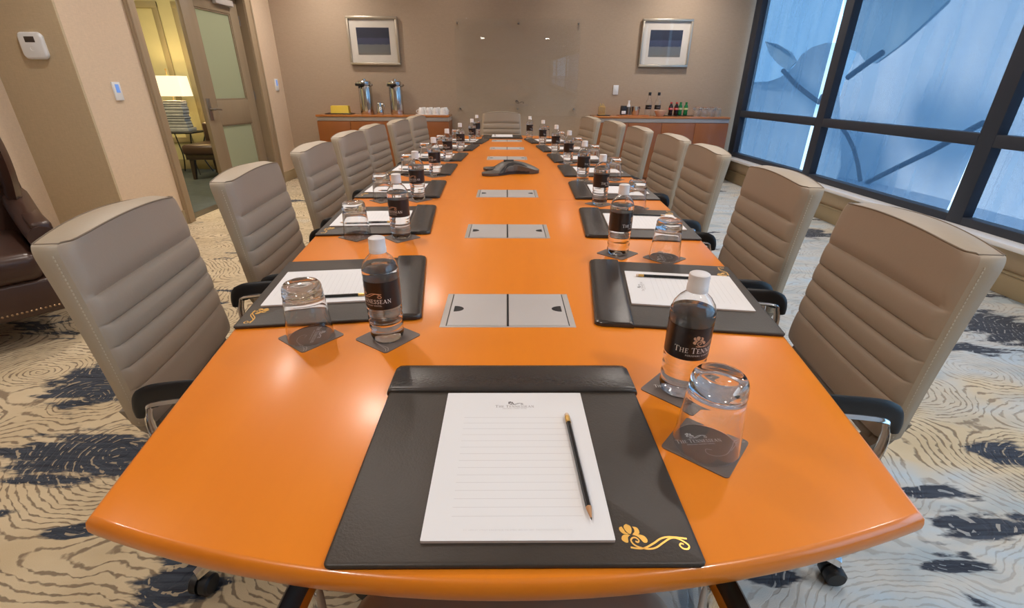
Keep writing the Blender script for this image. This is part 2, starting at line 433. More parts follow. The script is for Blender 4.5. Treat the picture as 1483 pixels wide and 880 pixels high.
def serif_text(s, small=True):
    """hand-drawn roman capitals for the hotel wordmark; cap height 1; returns (polys, width)"""
    TH, TN = .135, .06
    def rect(x0, y0, x1, y1): return [(x0, y0), (x1, y0), (x1, y1), (x0, y1)]
    def sv(cx, y, w=.30): return rect(cx - w / 2, y, cx + w / 2, y + TN)
    def diag(x0, y0, x1, y1, w): return [(x0 - w / 2, y0), (x0 + w / 2, y0), (x1 + w / 2, y1), (x1 - w / 2, y1)]
    G = {
        'T': (.78, [rect(.0, 1 - TN, .78, 1), rect(.39 - TH / 2, 0, .39 + TH / 2, 1), sv(.39, 0), rect(0, .80, TN, 1), rect(.78 - TN, .80, .78, 1)]),
        'H': (.92, [rect(.12, 0, .12 + TH, 1), rect(.80 - TH, 0, .80, 1), rect(.12, .49, .80, .49 + TN), sv(.19, 0), sv(.73, 0), sv(.19, 1 - TN), sv(.73, 1 - TN)]),
        'E': (.70, [rect(.12, 0, .12 + TH, 1), rect(.04, 0, .66, TN), rect(.04, 1 - TN, .62, 1), rect(.12, .49, .5, .49 + TN), rect(.60, 0, .66, .22), rect(.57, .80, .62, 1), rect(.46, .40, .5, .64)]),
        'N': (.92, [rect(.14, 0, .14 + TN, 1), rect(.76, 0, .76 + TN, 1), diag(.80, 0, .16, 1, TH * 1.25), sv(.17, 0), sv(.79, 1 - TN), sv(.13, 1 - TN, .2)]),
        'A': (.90, [diag(.12, 0, .44, 1, TN * 1.2), diag(.77, 0, .46, 1, TH * 1.2), rect(.24, .33, .66, .33 + TN), sv(.12, 0, .26), sv(.77, 0, .3)]),
        'S': (.60, ribbon2d([(p.x, p.y) for p in catmull([(.50, .80), (.42, .95), (.26, .97), (.11, .85), (.13, .66), (.30, .54), (.46, .42), (.50, .22), (.38, .06), (.22, .03), (.09, .10), (.07, .26)], 4)], .105)),
    }
    x = 0; out = []; first = True
    for ch in s:
        if ch == ' ': x += .42; first = True; continue
        w, ps = G[ch]; k = 1.22 if first else 1.0; first = False
        for p in ps: out.append([(x + a * k, b * k) for a, b in p])
        x += w * k + .10
    return out, x - .10

_fontcache = {}
def plain_text(s):
    """built-in sans capitals as polygons; returns (polys, width) at cap height 1"""
    if s in _fontcache: return _fontcache[s]
    cu = bpy.data.curves.new('lettering', 'FONT'); cu.body = s; cu.resolution_u = 2; cu.space_character = 1.25
    ob = bpy.data.objects.new('lettering', cu); COL.objects.link(ob)
    dg = bpy.context.evaluated_depsgraph_get(); me = bpy.data.meshes.new_from_object(ob.evaluated_get(dg))
    vs = [v.co.copy() for v in me.vertices]; ps = [[(vs[i].x, vs[i].y) for i in p.vertices] for p in me.polygons]
    bpy.data.objects.remove(ob); bpy.data.curves.remove(cu); bpy.data.meshes.remove(me)
    h = max((v.y for v in vs), default=1); w = max((v.x for v in vs), default=1)
    _fontcache[s] = ([[(a / h, b / h) for a, b in p] for p in ps], w / h)
    return _fontcache[s]

def place2d(polys, sx, sy, ox, oy): return [[(a * sx + ox, b * sy + oy) for a, b in p] for p in polys]

def wordmark(width):
    """the hotel's mark: emblem, THE TENNESSEAN, small line; centred on x, baseline of the words at 0"""
    t, w = serif_text('THE TENNESSEAN'); k = width / w
    P = place2d(t, k, k, -width / 2, 0)
    e = place2d(emblem2d(), width * .46, width * .46, -width * .20, k * 1.45)
    q, qw = plain_text('PERSONAL LUXURY HOTEL'); kk = width * .62 / qw
    return P + place2d(q, kk, kk, -width * .31, -kk * 2.1), e

def flat(mb, polys, z, mat=None, wrap=None, thick=0.0):
    """lay 2-D polygons on a plane at height z, or wrap them round a cylinder (wrap=(radius, z0, angle0))"""
    for p in polys:
        if wrap:
            R, z0, a0 = wrap
            mb.poly([(R * cos(a0 + a / R), R * sin(a0 + a / R), z0 + b) for a, b in p])
        else:
            q = [Vector((a, b, z)) for a, b in p]
            if mat is not None: q = [mat @ v for v in q]
            mb.poly(q)

# ------------------------------------------------------------------ camera
F_PX, W_PX = 675.0, 1483.0
PITCH, YAW, ROLL = atan(312 / 675.0), radians(.75), radians(.40)
fw = Vector((sin(YAW) * cos(PITCH), cos(YAW) * cos(PITCH), -sin(PITCH)))
r0 = Vector((cos(YAW), -sin(YAW), 0)); u0 = r0.cross(fw)
rt = r0 * cos(ROLL) + u0 * sin(ROLL); up = -r0 * sin(ROLL) + u0 * cos(ROLL)
cd = bpy.data.cameras.new('camera'); cam = bpy.data.objects.new('camera', cd); COL.objects.link(cam)
mw = Matrix((rt, up, -fw)).transposed().to_4x4(); mw.translation = Vector((0, 0, 1.2)); cam.matrix_world = mw
cd.sensor_fit = 'HORIZONTAL'; cd.sensor_width = 36.0; cd.lens = 36.0 * F_PX / W_PX; cd.clip_start = .02; cd.clip_end = 300
SC.camera = cam

# ------------------------------------------------------------------ room shell
XL, XR, YF, YB, ZC = -3.07, 3.24, 7.10, -2.4, 2.75
XREC = -3.62                      # recessed stretch of the left wall, nearer the camera
YPIER = 3.74
def slab(name, x0, x1, y0, y1, z0, z1, mat, bev=0.0, parent=None):
    b = MB(); b.box(x0, x1, y0, y1, z0, z1, bev)
    o = b.build(name, mat, parent)
    if parent is None: struct(o)
    return o
slab('floor', XREC, 3.5, YB, YF, -.06, 0, M['carpet'])
slab('ceiling', XREC - .3, 3.6, YB - .1, YF + .1, ZC, ZC + .1, M['ceil'])
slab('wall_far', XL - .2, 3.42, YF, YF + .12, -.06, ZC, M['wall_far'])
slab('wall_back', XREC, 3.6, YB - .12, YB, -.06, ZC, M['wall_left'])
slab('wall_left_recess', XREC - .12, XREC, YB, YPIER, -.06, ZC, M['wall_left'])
slab('wall_left_pier', XREC - .12, XL, YPIER, YPIER + .02, -.06, ZC, M['wall_pier'])
DY0, DY1, DZ = 4.52, 6.44, 2.16       # door opening
XJ = XL - .16
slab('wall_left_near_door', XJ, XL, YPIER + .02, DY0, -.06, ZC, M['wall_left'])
slab('wall_left_far_door', XJ, XL, DY1, YF, -.06, ZC, M['wall_left'])
slab('wall_left_over_door', XJ, XL, DY0, DY1, DZ, ZC, M['wall_left'])
# door casing
cas = MB()
for y0, y1 in ((DY0 - .10, DY0 + .012), (DY1 - .012, DY1 + .13)):
    cas.box(XL - .005, XL + .022, y0, y1, 0, DZ + .1, .006)
    cas.box(XL + .01, XL + .034, y0 + .012 if y0 < 5 else y1 - .034, y0 + .034 if y0 < 5 else y1 - .012, 0, DZ + .1, .005)
cas.box(XL - .005, XL + .022, DY0 - .10, DY1 + .13, DZ - .01, DZ + .11, .006)
struct(cas.build('trim_door_casing', M['jamb']))
jb = MB()
jb.box(XJ - .01, XL, DY0, DY0 + .02, 0, DZ); jb.box(XJ - .01, XL, DY1 - .02, DY1, 0, DZ); jb.box(XJ - .01, XL, DY0, DY1, DZ - .02, DZ)
jb.box(XJ + .03, XJ + .07, DY1 - .035, DY1 - .02, 0, DZ)
struct(jb.build('trim_door_jamb', M['doorwood']))
for nm, a in (('baseboard_left', (XL, XL + .014, DY1 + .13, YF)), ('baseboard_left_near', (XL, XL + .014, YPIER, DY0 - .10)),
              ('baseboard_far', (XL, XR, YF - .014, YF)), ('baseboard_pier', (XREC, XL, YPIER - .014, YPIER)), ('baseboard_recess', (XREC, XREC + .014, YB, YPIER))):
    b = MB(); b.box(*a, 0, .12, .004); b.box(a[0], a[1], a[2], a[3], .12, .135, .003); struct(b.build(nm, M['base']))

# window wall
SZ = .345
slab('wall_right_below_sill', XR, XR + .18, YB, YF, -.06, SZ - .03, M['sill_wall'])
slab('wall_right_above_window', XR, XR + .18, YB, YF, 2.62, ZC, M['sill_wall'])
b = MB(); b.box(XR - .15, XR + .18, YB, YF, SZ - .032, SZ, .006); struct(b.build('trim_window_sill', M['sill']))
b = MB(); b.box(XR - .018, XR, YB, YF, 0, .135, .004); b.box(XR - .026, XR, YB, YF, .135, .155, .005); struct(b.build('baseboard_right', M['base']))
XG = 3.385
MUL = [(6.86, 7.02), (5.03, 5.155), (3.195, 3.315), (1.37, 1.49), (-.46, -.34), (-2.4, -2.28)]
XM0, XM1 = 3.20, 3.275
bays = list(zip(MUL[1:], MUL[:-1]))
for i, ((a0, a1), (c0, c1)) in enumerate(bays):
    y0, y1 = a1, c0
    w = MB()
    w.box(XM0, XM1 + .01, y0, y1, .865, .945, .004)          # transom
    w.box(XM0, XM1 + .01, y0, y1, SZ, SZ + .055, .004)       # bottom rail
    w.box(XM0, XM1 + .01, y0, y1, 2.55, 2.62, .004)
    wo = struct(w.build('window_%d' % (i + 1), M['frame']))
    g = MB(); g.box(XG - .004, XG + .004, a0 + .05, c0 + .05 if i else YF + .05, SZ, 2.62)
    struct(g.build('window_pane', M['winglass'], wo))
for i, (y0, y1) in enumerate(MUL):
    w = MB().use(M['frame']); w.box(XM0, XM1, y0, y1, SZ, 2.62, .004)
    w.use(M['frame_lit']); w.box(XM1, XM1 + .012, y0 + .015, y1 - .015, SZ, 2.62)
    struct(w.build('trim_window_mullion_%d' % (i + 1), M['frame']))
# roller shades
bayname = ['in the far window bay beside the sideboard wall', 'in the wide middle window bay behind the chairs', 'in the window bay at the right edge of the view',
           'in the window bay beside the viewer', 'in the rearmost window bay']
for i, ((a0, a1), (c0, c1)) in enumerate(bays[:3]):
    gap = (.225, .108, .06)[i]
    y0, y1 = a1 + gap, c0 + .05
    t = thing('roller_shade', 'blue see-through roller shade ' + bayname[i], 'roller shade', (3.306, (y0 + y1) / 2, SZ + .02), group='blue roller shades')
    ny, nz = 40, 26; L_ = y1 - y0; H_ = 2.56 - SZ
    rr = []
    for off in (0.0, .0012):
        rows = []
        for k in range(nz + 1):
            z = H_ * k / nz; row = []
            for j in range(ny + 1):
                s_ = j / ny; y = -L_ / 2 + L_ * s_
                wv = .006 * sin(s_ * 19 + i) * (1 - .6 * k / nz) + .004 * sin(s_ * 41 + 2 * i)
                curl = -.028 * math.exp(-(s_ / .045) ** 2) * math.exp(-z / .35) if i == 1 else 0
                row.append((wv + curl + off, y, z))
            rows.append(row)
        rr.append(rows)
    fb = MB(); fb.rings(rr[0], cap=False, close=False)
    fb.build('fabric', M['shade'], t, smooth=80)
    hb = MB(); hb.tube([(0, -L_ / 2 + .02, .004), (0, L_ / 2, .004)], .005, 8); hb.build('hem_bar', M['frame'], t)
    rl = MB(); rl.tube([(.03, -L_ / 2, H_ - .02), (.03, L_ / 2, H_ - .02)], .028, 16); rl.build('roller', M['frame'], t)

# ------------------------------------------------------------------ outside: plaza, tree line, fabric amphitheatre canopies on struts
b = MB(); b.box(3.9, 400, -300, 400, -7.1, -7.0); struct(b.build('ground_outside', M['concrete']))
def ray(px, py):
    d = fw + (px - 741.5) / F_PX * rt - (py - 440) / F_PX * up
    return d
def at_x(px, py, x):
    d = ray(px, py); return Vector((0, 0, 1.2)) + d * (x / d.x)
def sheet(name, pts, x, bulge, mat, label, thick=.12):
    """a taut membrane: its outline stands in a plane 'x' metres out, the middle bellies outward"""
    P = [at_x(px, py, x) for px, py in pts]; c = sum(P, Vector()) / len(P)
    mb = MB(); K = 6; rings = []
    for k in range(K + 1):
        f_ = 1 - k / K
        rings.append([c + (p - c) * f_ + Vector((bulge * (1 - f_ * f_), 0, 0)) for p in P] if k < K else None)
    rings = rings[:-1]
    back = [[p + Vector((thick, 0, 0)) for p in r] for r in reversed(rings)]
    mb.rings(rings[::-1] + back[::-1], cap=True)
    return tag(mb.build(name, mat, smooth=60), label, 'canopy')
def strut(name, pts, x, r, label):
    mb = MB(); mb.tube([at_x(px, py, x) for px, py in pts], r, 8)
    return tag(mb.build(name, M['truss']), label, 'strut')
sheet('fabric_canopy', [(1258, -60), (1380, -60), (1376, -2), (1340, 32), (1300, 68), (1268, 92), (1252, 88), (1244, 76), (1216, 66), (1225, -20)], 26, 2.0, M['canopy'],
      'large blue-grey canopy outside, high in the middle window bay')
sheet('fabric_canopy', [(1262, 30), (1330, -90), (1700, -120), (1800, 200), (1760, 620), (1300, 470), (1190, 420), (1186, 250), (1222, 120)], 34, 3.0, M['canopyl'],
      'huge white tensile canopy filling the middle window bay outside')
sheet('fabric_canopy', [(1108, 60), (1125, 64), (1142, 74), (1152, 90), (1140, 102), (1126, 92), (1114, 78)], 24, .8, M['canopy'],
      'small pointed canopy tip outside the far window bay')
sheet('fabric_canopy', [(1150, 96), (1160, 80), (1176, 68), (1196, 62), (1212, 62), (1216, 240), (1190, 330), (1060, 300), (1068, 120), (1112, 118), (1130, 112), (1140, 104)], 27, 1.5, M['canopymid'],
      'pale arched canopy outside the far window bay')
strut('canopy_strut', [(1134, 102), (1152, 122), (1172, 138), (1186, 148), (1192, 138)], 23, .17, 'dark bent strut under the pointed canopy tip outside')
strut('canopy_strut', [(1228, 112), (1244, 100), (1258, 90), (1278, 76)], 25, .20, 'dark strut at the edge of the large canopy outside')
strut('canopy_strut', [(1212, 176), (1226, 194), (1236, 214), (1242, 236), (1246, 262)], 21, .11, 'dark curved strut low in the middle window bay outside')
strut('canopy_strut', [(1256, 264), (1300, 242), (1350, 218), (1386, 198), (1424, 178)], 21, .14, 'long dark slanting strut low in the middle window bay outside')

# ------------------------------------------------------------------ lobby beyond the door
YL = 7.72
slab('floor_lobby', -7.2, XJ, 3.8, YL, -.06, .002, M['lobbyfloor'])
slab('floor_threshold', XJ - .02, XL - .05, DY0, DY1, -.06, .004, M['dark'])
slab('ceiling_lobby', -7.2, XJ, 3.8, YL, ZC, ZC + .1, M['ceil'])
slab('wall_lobby_far', -7.2, XJ, YL, YL + .1, -.06, ZC, M['lobbywall'])
slab('wall_lobby_left', -7.3, -7.2, 3.8, YL, -.06, ZC, M['lobbywall'])
slab('wall_lobby_near', -7.2, XJ, 3.79, 3.86, -.06, ZC, M['lobbywall'])
tr = MB()
px0, px1, dx = -6.9, -3.3, .0
for x0, x1 in ((-6.95, -6.10), (-5.80, -4.89), (-4.69, -3.60)):
    for a in ((x0, x1, 2.19, 2.27), (x0, x1, .40, .48), (x0, x0 + .08, .40, 2.27), (x1 - .08, x1, .40, 2.27)):
        tr.box(a[0], a[1], YL - (.03 if a[1] - a[0] > .1 else .028), YL, a[2], a[3], .006)
tr.box(-7.2, XJ, YL - .02, YL, 0, .15, .005)
struct(tr.build('trim_lobby_panels', M['lobbytrim']))

# door leaf, standing ajar into the lobby
th = radians(6.0); LW, LH, LT = .925, 2.13, .045
dleaf = bpy.data.objects.new('door_1', None); COL.objects.link(dleaf); struct(dleaf, 'oak door leaf with two frosted panes, standing ajar', 'door')
dleaf.location = (XJ + .055, DY1 - .03, 0)
dleaf.rotation_euler.z = -th
# local: leaf runs along -y from the hinge, thickness in x
d = MB()
def lbox(u0, u1, z0, z1, t0=-LT / 2, t1=LT / 2, bev=.003): d.box(t0, t1, -u1, -u0, z0, z1, bev)
lbox(0, .15, .01, LH); lbox(LW - .20, LW, .01, LH); lbox(.15, LW - .20, 1.95, LH); lbox(.15, LW - .20, .80, 1.06); lbox(.15, LW - .20, .01, .27)
for z0, z1 in ((1.06, 1.95), (.27, .80)):
    for q in ((.15, .165, z0, z1), (LW - .215, LW - .20, z0, z1), (.165, LW - .215, z0, z0 + .015), (.165, LW - .215, z1 - .015, z1)):
        lbox(*q, t0=-.015, t1=.015, bev=.002)
d.build('leaf', M['doorwood'], dleaf)
g = MB(); g.box(-.004, .004, -(LW - .215), -.165, 1.075, 1.935); g.build('upper_pane', M['frosted'], dleaf)
g = MB(); g.box(-.004, .004, -(LW - .215), -.165, .285, .785); g.build('lower_pane', M['frosted'], dleaf)
hd = MB(); hd.box(LT / 2, LT / 2 + .008, -LW + .03, -LW + .085, .86, 1.08, .003)
hd.tube([(LT / 2 + .008, -LW + .058, .97), (LT / 2 + .055, -LW + .058, .97)], .010, 10)
hd.tube(catmull([(LT / 2 + .055, -LW + .058, .97), (LT / 2 + .06, -LW + .10, .972), (LT / 2 + .058, -LW + .17, .965)], 5), .009, 10)
hd.build('handle', M['pewter'], dleaf, label='pewter lever handle on a plate')
cl = MB(); cl.box(LT / 2, LT / 2 + .05, -.42, -.12, 2.02, 2.08, .006); cl.build('closer', M['alu'], dleaf)
hg = MB()
for z in (.25, 1.05, 1.85): hg.tube([(LT / 2, .006, z), (LT / 2, .006, z + .1)], .008, 8)
hg.build('hinge', M['pewter'], dleaf)

# side table, lamp and chair in the lobby
TX, TY, TZ = -4.78, 7.33, .60
t = thing('side_table', 'small dark metal side table with thin bent legs, in the lobby under the lamp', 'side table', (TX, TY, 0))
b = MB(); b.box(-.27, .27, -.22, .22, TZ - .02, TZ, .004); b.build('table_top', M['black'], t)
for sx in (-1, 1):
    for sy in (-1, 1):
        b = MB(); b.tube(catmull([(sx * .24, sy * .19, TZ - .02), (sx * .19, sy * .15, .42), (sx * .15, sy * .12, .22), (sx * .22, sy * .17, .0)], 6), .009, 8); b.build('leg', M['black'], t)
lp = thing('table_lamp', 'lit table lamp with a stacked grey stone base and rectangular shade', 'lamp', (TX, TY + .02, TZ))
st_ = MB().use(M['stone']); z = 0.0; q_ = 0; rr_ = random.Random(5)
st_.box(-.16, .16, -.10, .10, 0, .05, .004)
z = .05
while z < .40:
    h = .014 + rr_.random() * .022; ox = (rr_.random() - .5) * .014; ww = .125 + rr_.random() * .012
    st_.use(M['stone'] if q_ % 2 else M['stonedark']); st_.box(-ww + ox, ww + ox, -.07, .07, z, z + (h if q_ % 2 else .010), .003); z += h if q_ % 2 else .010; q_ += 1
st_.build('base', M['stone'], lp)
b = MB(); b.tube([(0, 0, z), (0, 0, .80)], .006, 8); b.lathe([(0, .80), (.012, .80), (.010, .82), (0, .825)], 12); b.build('stem', M['brass'], lp)
sh = MB(); a = rrect(-.225, .225, -.12, .12, .01, 3); c2 = rrect(-.21, .21, -.11, .11, .01, 3)
sh.rings([[(x, y, .47) for x, y in a], [(x, y, .73) for x, y in c2], [(x * .985, y * .985, .73) for x, y in c2], [(x * .985, y * .985, .47) for x, y in a]], cap=False)
sh.build('shade', M['shade_lit'], lp)
# lounge chair
t = thing('lounge_chair', 'dark brown leather lounge chair beside the lobby side table', 'chair', (-4.10, 7.10, 0), radians(2))
b = MB(); b.box(-.38, .38, -.36, .34, .33, .47, .045, 3); b.build('seat', M['darkleather'], t)
b = MB(); b.box(-.36, .36, .24, .36, .40, .72, .03, 3); b.build('backrest', M['darkleather'], t)
b = MB(); b.box(-.36, .36, -.33, .34, .27, .345, .01); b.build('seat_frame', M['dark'], t)
for sx in (-1, 1):
    for sy in (-1, 1):
        b = MB(); b.rings([[(sx * .30 + q * .03 * 1, sy * .28 + w_ * .03, .28) for q, w_ in ((-1, -1), (1, -1), (1, 1), (-1, 1))], [(sx * .32 + q * .018, sy * .30 + w_ * .018, 0) for q, w_ in ((-1, -1), (1, -1), (1, 1), (-1, 1))]]); b.build('leg', M['dark'], t)

# ------------------------------------------------------------------ conference table
TT, TH_ = .74, .032
YC, YN, YE = 2.82, .393, 5.25
def half(y): return .722 - .0378 * (y - YC) ** 2
def outline(n=40, m=24):
    P = []
    for i in range(n + 1):                    # right side, near to far
        y = YN + (YE - YN) * i / n; P.append((.004 + half(y), y))
    w = half(YE)
    for i in range(1, m): s_ = 1 - 2 * i / m; P.append((.004 + w * s_, YE + .080 * (1 - s_ * s_)))
    for i in range(n + 1):
        y = YE - (YE - YN) * i / n; P.append((.004 - half(y), y))
    for i in range(1, m): s_ = -1 + 2 * i / m; P.append((.004 + w * s_, YN - .083 * (1 - s_ * s_)))
    return P
OUT = outline()
def inset(P, dd):
    n = len(P); Q = []
    for i in range(n):
        a = Vector(P[i - 1]); c = Vector(P[(i + 1) % n]); p = Vector(P[i])
        e1 = (p - a).normalized(); e2 = (c - p).normalized(); n1 = Vector((-e1.y, e1.x)); n2 = Vector((-e2.y, e2.x))
        nn = (n1 + n2); nn = nn / max(.35, nn.length_squared / 2) if nn.length else n1
        Q.append(p + nn * dd)
    return Q
table = thing('conference_table', 'long boat-shaped orange cherry conference table with set places', 'table', (0, 0, 0))
tb = MB().use(M['orange_edge'])
ringz = [(.016, TT - TH_), (.003, TT - TH_ + .004), (0, TT - TH_ + .012), (0, TT - .013), (.0015, TT - .006), (.005, TT - .0015), (.009, TT)]
rg = [[(p[0], p[1], z) for p in inset(OUT, i_)] for i_, z in ringz]
tb.rings(rg, cap=False)
tb.bm.faces.new([tb.bm.verts.new(p) for p in rg[0][::-1]])
tb.use(M['orange']); tb.poly(rg[-1])
bmesh.ops.remove_doubles(tb.bm, verts=tb.bm.verts[:], dist=1e-5)
tb.build('tabletop', M['orange'], table, smooth=40)
for y in (2.128, 3.51):
    j = MB(); j.box(.004 - half(y) + .01, .004 + half(y) - .01, y - .0007, y + .0007, TT - .001, TT + .0002); j.build('table_joint', M['orange_edge'], table, label='thin straight joint across the tabletop')
for y in (1.42, 2.74, 4.14):
    b = MB(); b.box(-.16, .16, y - .055, y + .055, 0.03, TT - TH_, .006); b.box(-.19, .19, y - .085, y + .085, 0, .03, .006); b.box(-.22, .22, y - .09, y + .09, TT - TH_ - .03, TT - TH_, .004)
    b.build('pedestal', M['dark'], table)
HATCH = [.964, 1.612, 2.262, 3.517, 4.128, 4.756]
def hatch(y):
    b = MB().use(M['alu_frame']); w, h = .1455, .0875
    b.box(-w, w, -h, h, -.002, .0012, .0008, 1)
    o = b.build('cable_hatch', M['alu_frame'], table, (.003, y, TT))
    for sx in (-1, 1):
        q = MB(); q.box(min(sx * .002, sx * .130), max(sx * .002, sx * .130), -h + .006, h - .006, .0008, .0022, .0006, 1)
        q.build('lid', M['alu'], o)
        e = MB(); P_ = [(sx * .1225, 0.016)] + [(sx * (.1225 - .022 * sin(pi * k / 12)), .016 * cos(pi * k / 12)) for k in range(13)]
        e.prism([(x, y2 * .9) for x, y2 in P_[1:]], .0016, .0026); e.build('finger_notch', M['black'], o)
    ln = MB(); ln.box(-.0022, .0022, -h + .004, h - .004, .0008, .0027); ln.build('centre_slot', M['black'], o)
    for sx in (-1, 1):
        l2 = MB(); l2.box(sx * .1315 - .0008, sx * .1315 + .0008, -h + .005, h - .005, .0008, .0018); l2.build('lid_gap', M['black'], o)
    return o
h0_ = hatch(HATCH[0])
for y in HATCH[1:]:
    c = copy_tree(h0_, table); c.location.y = y

# ------------------------------------------------------------------ conference chair (made once, then copied)
def make_chair(name, label, group):
    t = thing(name, label, 'chair', group=group)
    H, ZB, LEAN = .410, .523, .038
    yb = -.245                                         # front face at the bottom
    SEAMS = [.225, .35, .47, .59, .735]
    def hw(v):
        w = .2190 + .016 * (1 - v)
        v1 = 1 - .03 / H
        if v > v1: q = (v - v1) / (1 - v1); w -= .012 * (1 - sqrt(max(0, 1 - q * q)))
        if v < .03: w -= .008 * (1 - v / .03)
        return w
    def puff(v):
        edges = [0.0] + SEAMS + [1.0]
        for a, c in zip(edges, edges[1:]):
            if a <= v <= c:
                q = (v - a) / (c - a)
                if c == 1.0: return 1 - max(0, 1 - q / .30) ** 2
                return (4 * q * (1 - q)) ** .5
        return 0
    def front(u, v):
        """y of the front face; u in -1..1"""
        y = yb - LEAN * v - .018 * (v - .35) ** 2
        y += .011 * puff(v) * max(0.0, 1 - max(0, (abs(u) - .80) / .20) ** 2)
        y += .008 * (1 - u * u)
        return y
    def TK(v): return .034 + .016 * v
    def zz(u, v): return ZB + H * v + .016 * (1 - u * u) * v ** 3
    vs = []
    for a, c in zip([0] + SEAMS, SEAMS + [1]):
        n = 9 if c < 1 else 18
        vs += [a + (c - a) * (.5 - .5 * cos(pi * k / n)) if c < 1 else a + (c - a) * (1 - (1 - k / n) ** 1.6) for k in range(n)]
    vs.append(1.0)
    us = [-1, -.985, -.95] + [-.9 + 1.8 * k / 12 for k in range(13)] + [.95, .985, 1]
    # front cushion panel
    fp = MB(); fp.rings([[(hw(v) * u, front(u, v) - (.010 * (abs(u) - .95) / .05 if abs(u) > .95 else 0), zz(u, v)) for u in us] for v in vs], cap=False, close=False)
    fp.build('backrest', M['taupe'], t, smooth=60)
    # gusset and rear shell
    gs = MB(); rows = []
    for v in vs:
        w = hw(v); f0 = front(1, v) - .010; bk = front(1, v) - TK(v)
        row = [(-w, f0, zz(1, v))]
        for q in (.2, .5, .8): row.append((-w - .004 * sin(pi * q), f0 + (bk - f0) * q, zz(1, v) + .0))
        row.append((-w, bk - .003, zz(1, v)))
        for u in [-.8 + 1.6 * k / 8 for k in range(9)]: row.append((w * u, bk - .003 - .011 * (1 - u * u), zz(u, v)))
        row.append((w, bk - .003, zz(1, v)))
        for q in (.8, .5, .2): row.append((w + .004 * sin(pi * q), f0 + (bk - f0) * q, zz(1, v)))
        row.append((w, f0, zz(1, v)))
        rows.append(row)
    gs.rings(rows, cap=False, close=False)
    for r_ in (rows[0], rows[-1]):
        for sl in (r_[:5], r_[-5:]): gs.poly(sl)
    # top and bottom closing strips
    for v, s_ in ((1.0, 1), (0.0, -1)):
        w = hw(v); a_ = []; c_ = []; e_ = []
        for u in us:
            f0 = front(u, v) - (.010 * (abs(u) - .95) / .05 if abs(u) > .95 else 0); bk = front(1, v) - TK(v) - .003 - .011 * (1 - u * u)
            a_.append((w * u, f0, zz(u, v))); c_.append((w * u, (f0 + bk) / 2, zz(u, v) + (.008 if s_ > 0 else -.004) * (1 - u ** 8))); e_.append((w * u, bk, zz(u, v)))
        gs.rings([a_, c_, e_], cap=False, close=False)
    gs.build('back_shell', M['taupe_back'], t, smooth=50)
    # piping round the front and rear edges
    pp = MB()
    path = [(-hw(1), front(1, 1) - TK(1), zz(1, 1)), (-hw(1) - .001, front(1, 1) - .03, zz(1, 1)), (-hw(1), front(1, 1) - .0085, zz(1, 1))] + [(hw(1) * u, front(u, 1) - (.0085 if abs(u) > .95 else 0), zz(u, 1) + .001) for u in us[1:-1]] + [(hw(1), front(1, 1) - .0085, zz(1, 1)), (hw(1) + .001, front(1, 1) - .03, zz(1, 1)), (hw(1), front(1, 1) - TK(1), zz(1, 1))]
    pp.tube(path, .0019, 6)
    path = [(hw(1) * u, front(1, 1) - TK(1) - .003 - .011 * (1 - u * u), zz(u, 1)) for u in us]
    pp.tube(path, .0017, 6)
    pp.build('piping', M['piping'], t)
    nst = 52
    for sx in (-1, 1):
        stt = MB()
        for k in range(nst):
            v = .03 + .93 * k / nst
            y = front(1, v) - .020; z = zz(1, v); x = sx * (hw(v) + .0022)
            stt.box(x - .0008, x + .0008, y - .0012, y + .0012, z, z + .0045)
        stt.build('stitching', M['thread'], t, smooth=0)
    # bracket carrying the back
    br = MB()
    for sx in (-1, 1):
        br.rings([[(sx * .185 + a_ * .026, yb - .055 + c_ * .016, ZB + .030) for a_, c_ in ((-1, -1), (1, -1), (1, 1), (-1, 1))],
                  [(sx * .19 + a_ * .022, yb - .030 + c_ * .014, .50) for a_, c_ in ((-1, -1), (1, -1), (1, 1), (-1, 1))],
                  [(sx * .17 + a_ * .022, yb + .02 + c_ * .014, .42) for a_, c_ in ((-1, -1), (1, -1), (1, 1), (-1, 1))]])
    br.box(-.19, .19, yb - .035, yb - .012, .488, .515, .004)
    br.build('back_bracket', M['bracket'], t)
    # seat
    se = MB(); o_ = rrect(-.25, .25, -.235, .245, .06, 6)
    lay = [(.030, .395), (.006, .405), (0, .425), (.0, .455), (.006, .466), (.020, .474), (.045, .478)]
    rg_ = [[(p[0], p[1], z) for p in inset(o_, i_)] for i_, z in lay]
    se.rings(rg_, cap=True); se.build('seat', M['taupe'], t, smooth=60)
    # arms: polished loop with a black pad on top
    for sx in (-1, 1):
        lp_ = [(sx * .215, -.05, .402), (sx * .268, -.12, .40), (sx * .276, -.195, .44), (sx * .273, -.222, .53), (sx * .272, -.216, .592), (sx * .272, -.185, .613), (sx * .272, .0, .614),
               (sx * .272, .115, .611), (sx * .273, .146, .59), (sx * .276, .146, .51), (sx * .276, .12, .43), (sx * .268, .09, .40), (sx * .215, .05, .402)]
        am = MB(); am.tube(catmull(lp_, 5), .016, 8, ry=.006)
        a = am.build('arm', M['chrome'], t, smooth=60)
        pd = MB(); pl = catmull([(sx * .272, -.234, .578), (sx * .272, -.228, .602), (sx * .272, -.207, .622), (sx * .272, -.165, .630), (sx * .272, -.02, .631), (sx * .272, .09, .629), (sx * .272, .142, .620)], 5)
        pd.tube(pl, [.010, .011, .012, .0135, .015, .017, .0195, .022, .024] + [.026] * (len(pl) - 10) + [.014], 12, ry=.0075)
        pd.build('arm_pad', M['black'], a, smooth=60)
    # column and five-star base
    co = MB(); co.lathe([(0, .12), (.03, .12), (.03, .26), (.020, .262), (.020, .395), (.07, .396), (.07, .41), (0, .41)], 24); co.build('column', M['black'], t)
    sb = MB(); sb.lathe([(0, .085), (.045, .085), (.045, .12), (.035, .14), (0, .14)], 24)
    cas_ = []
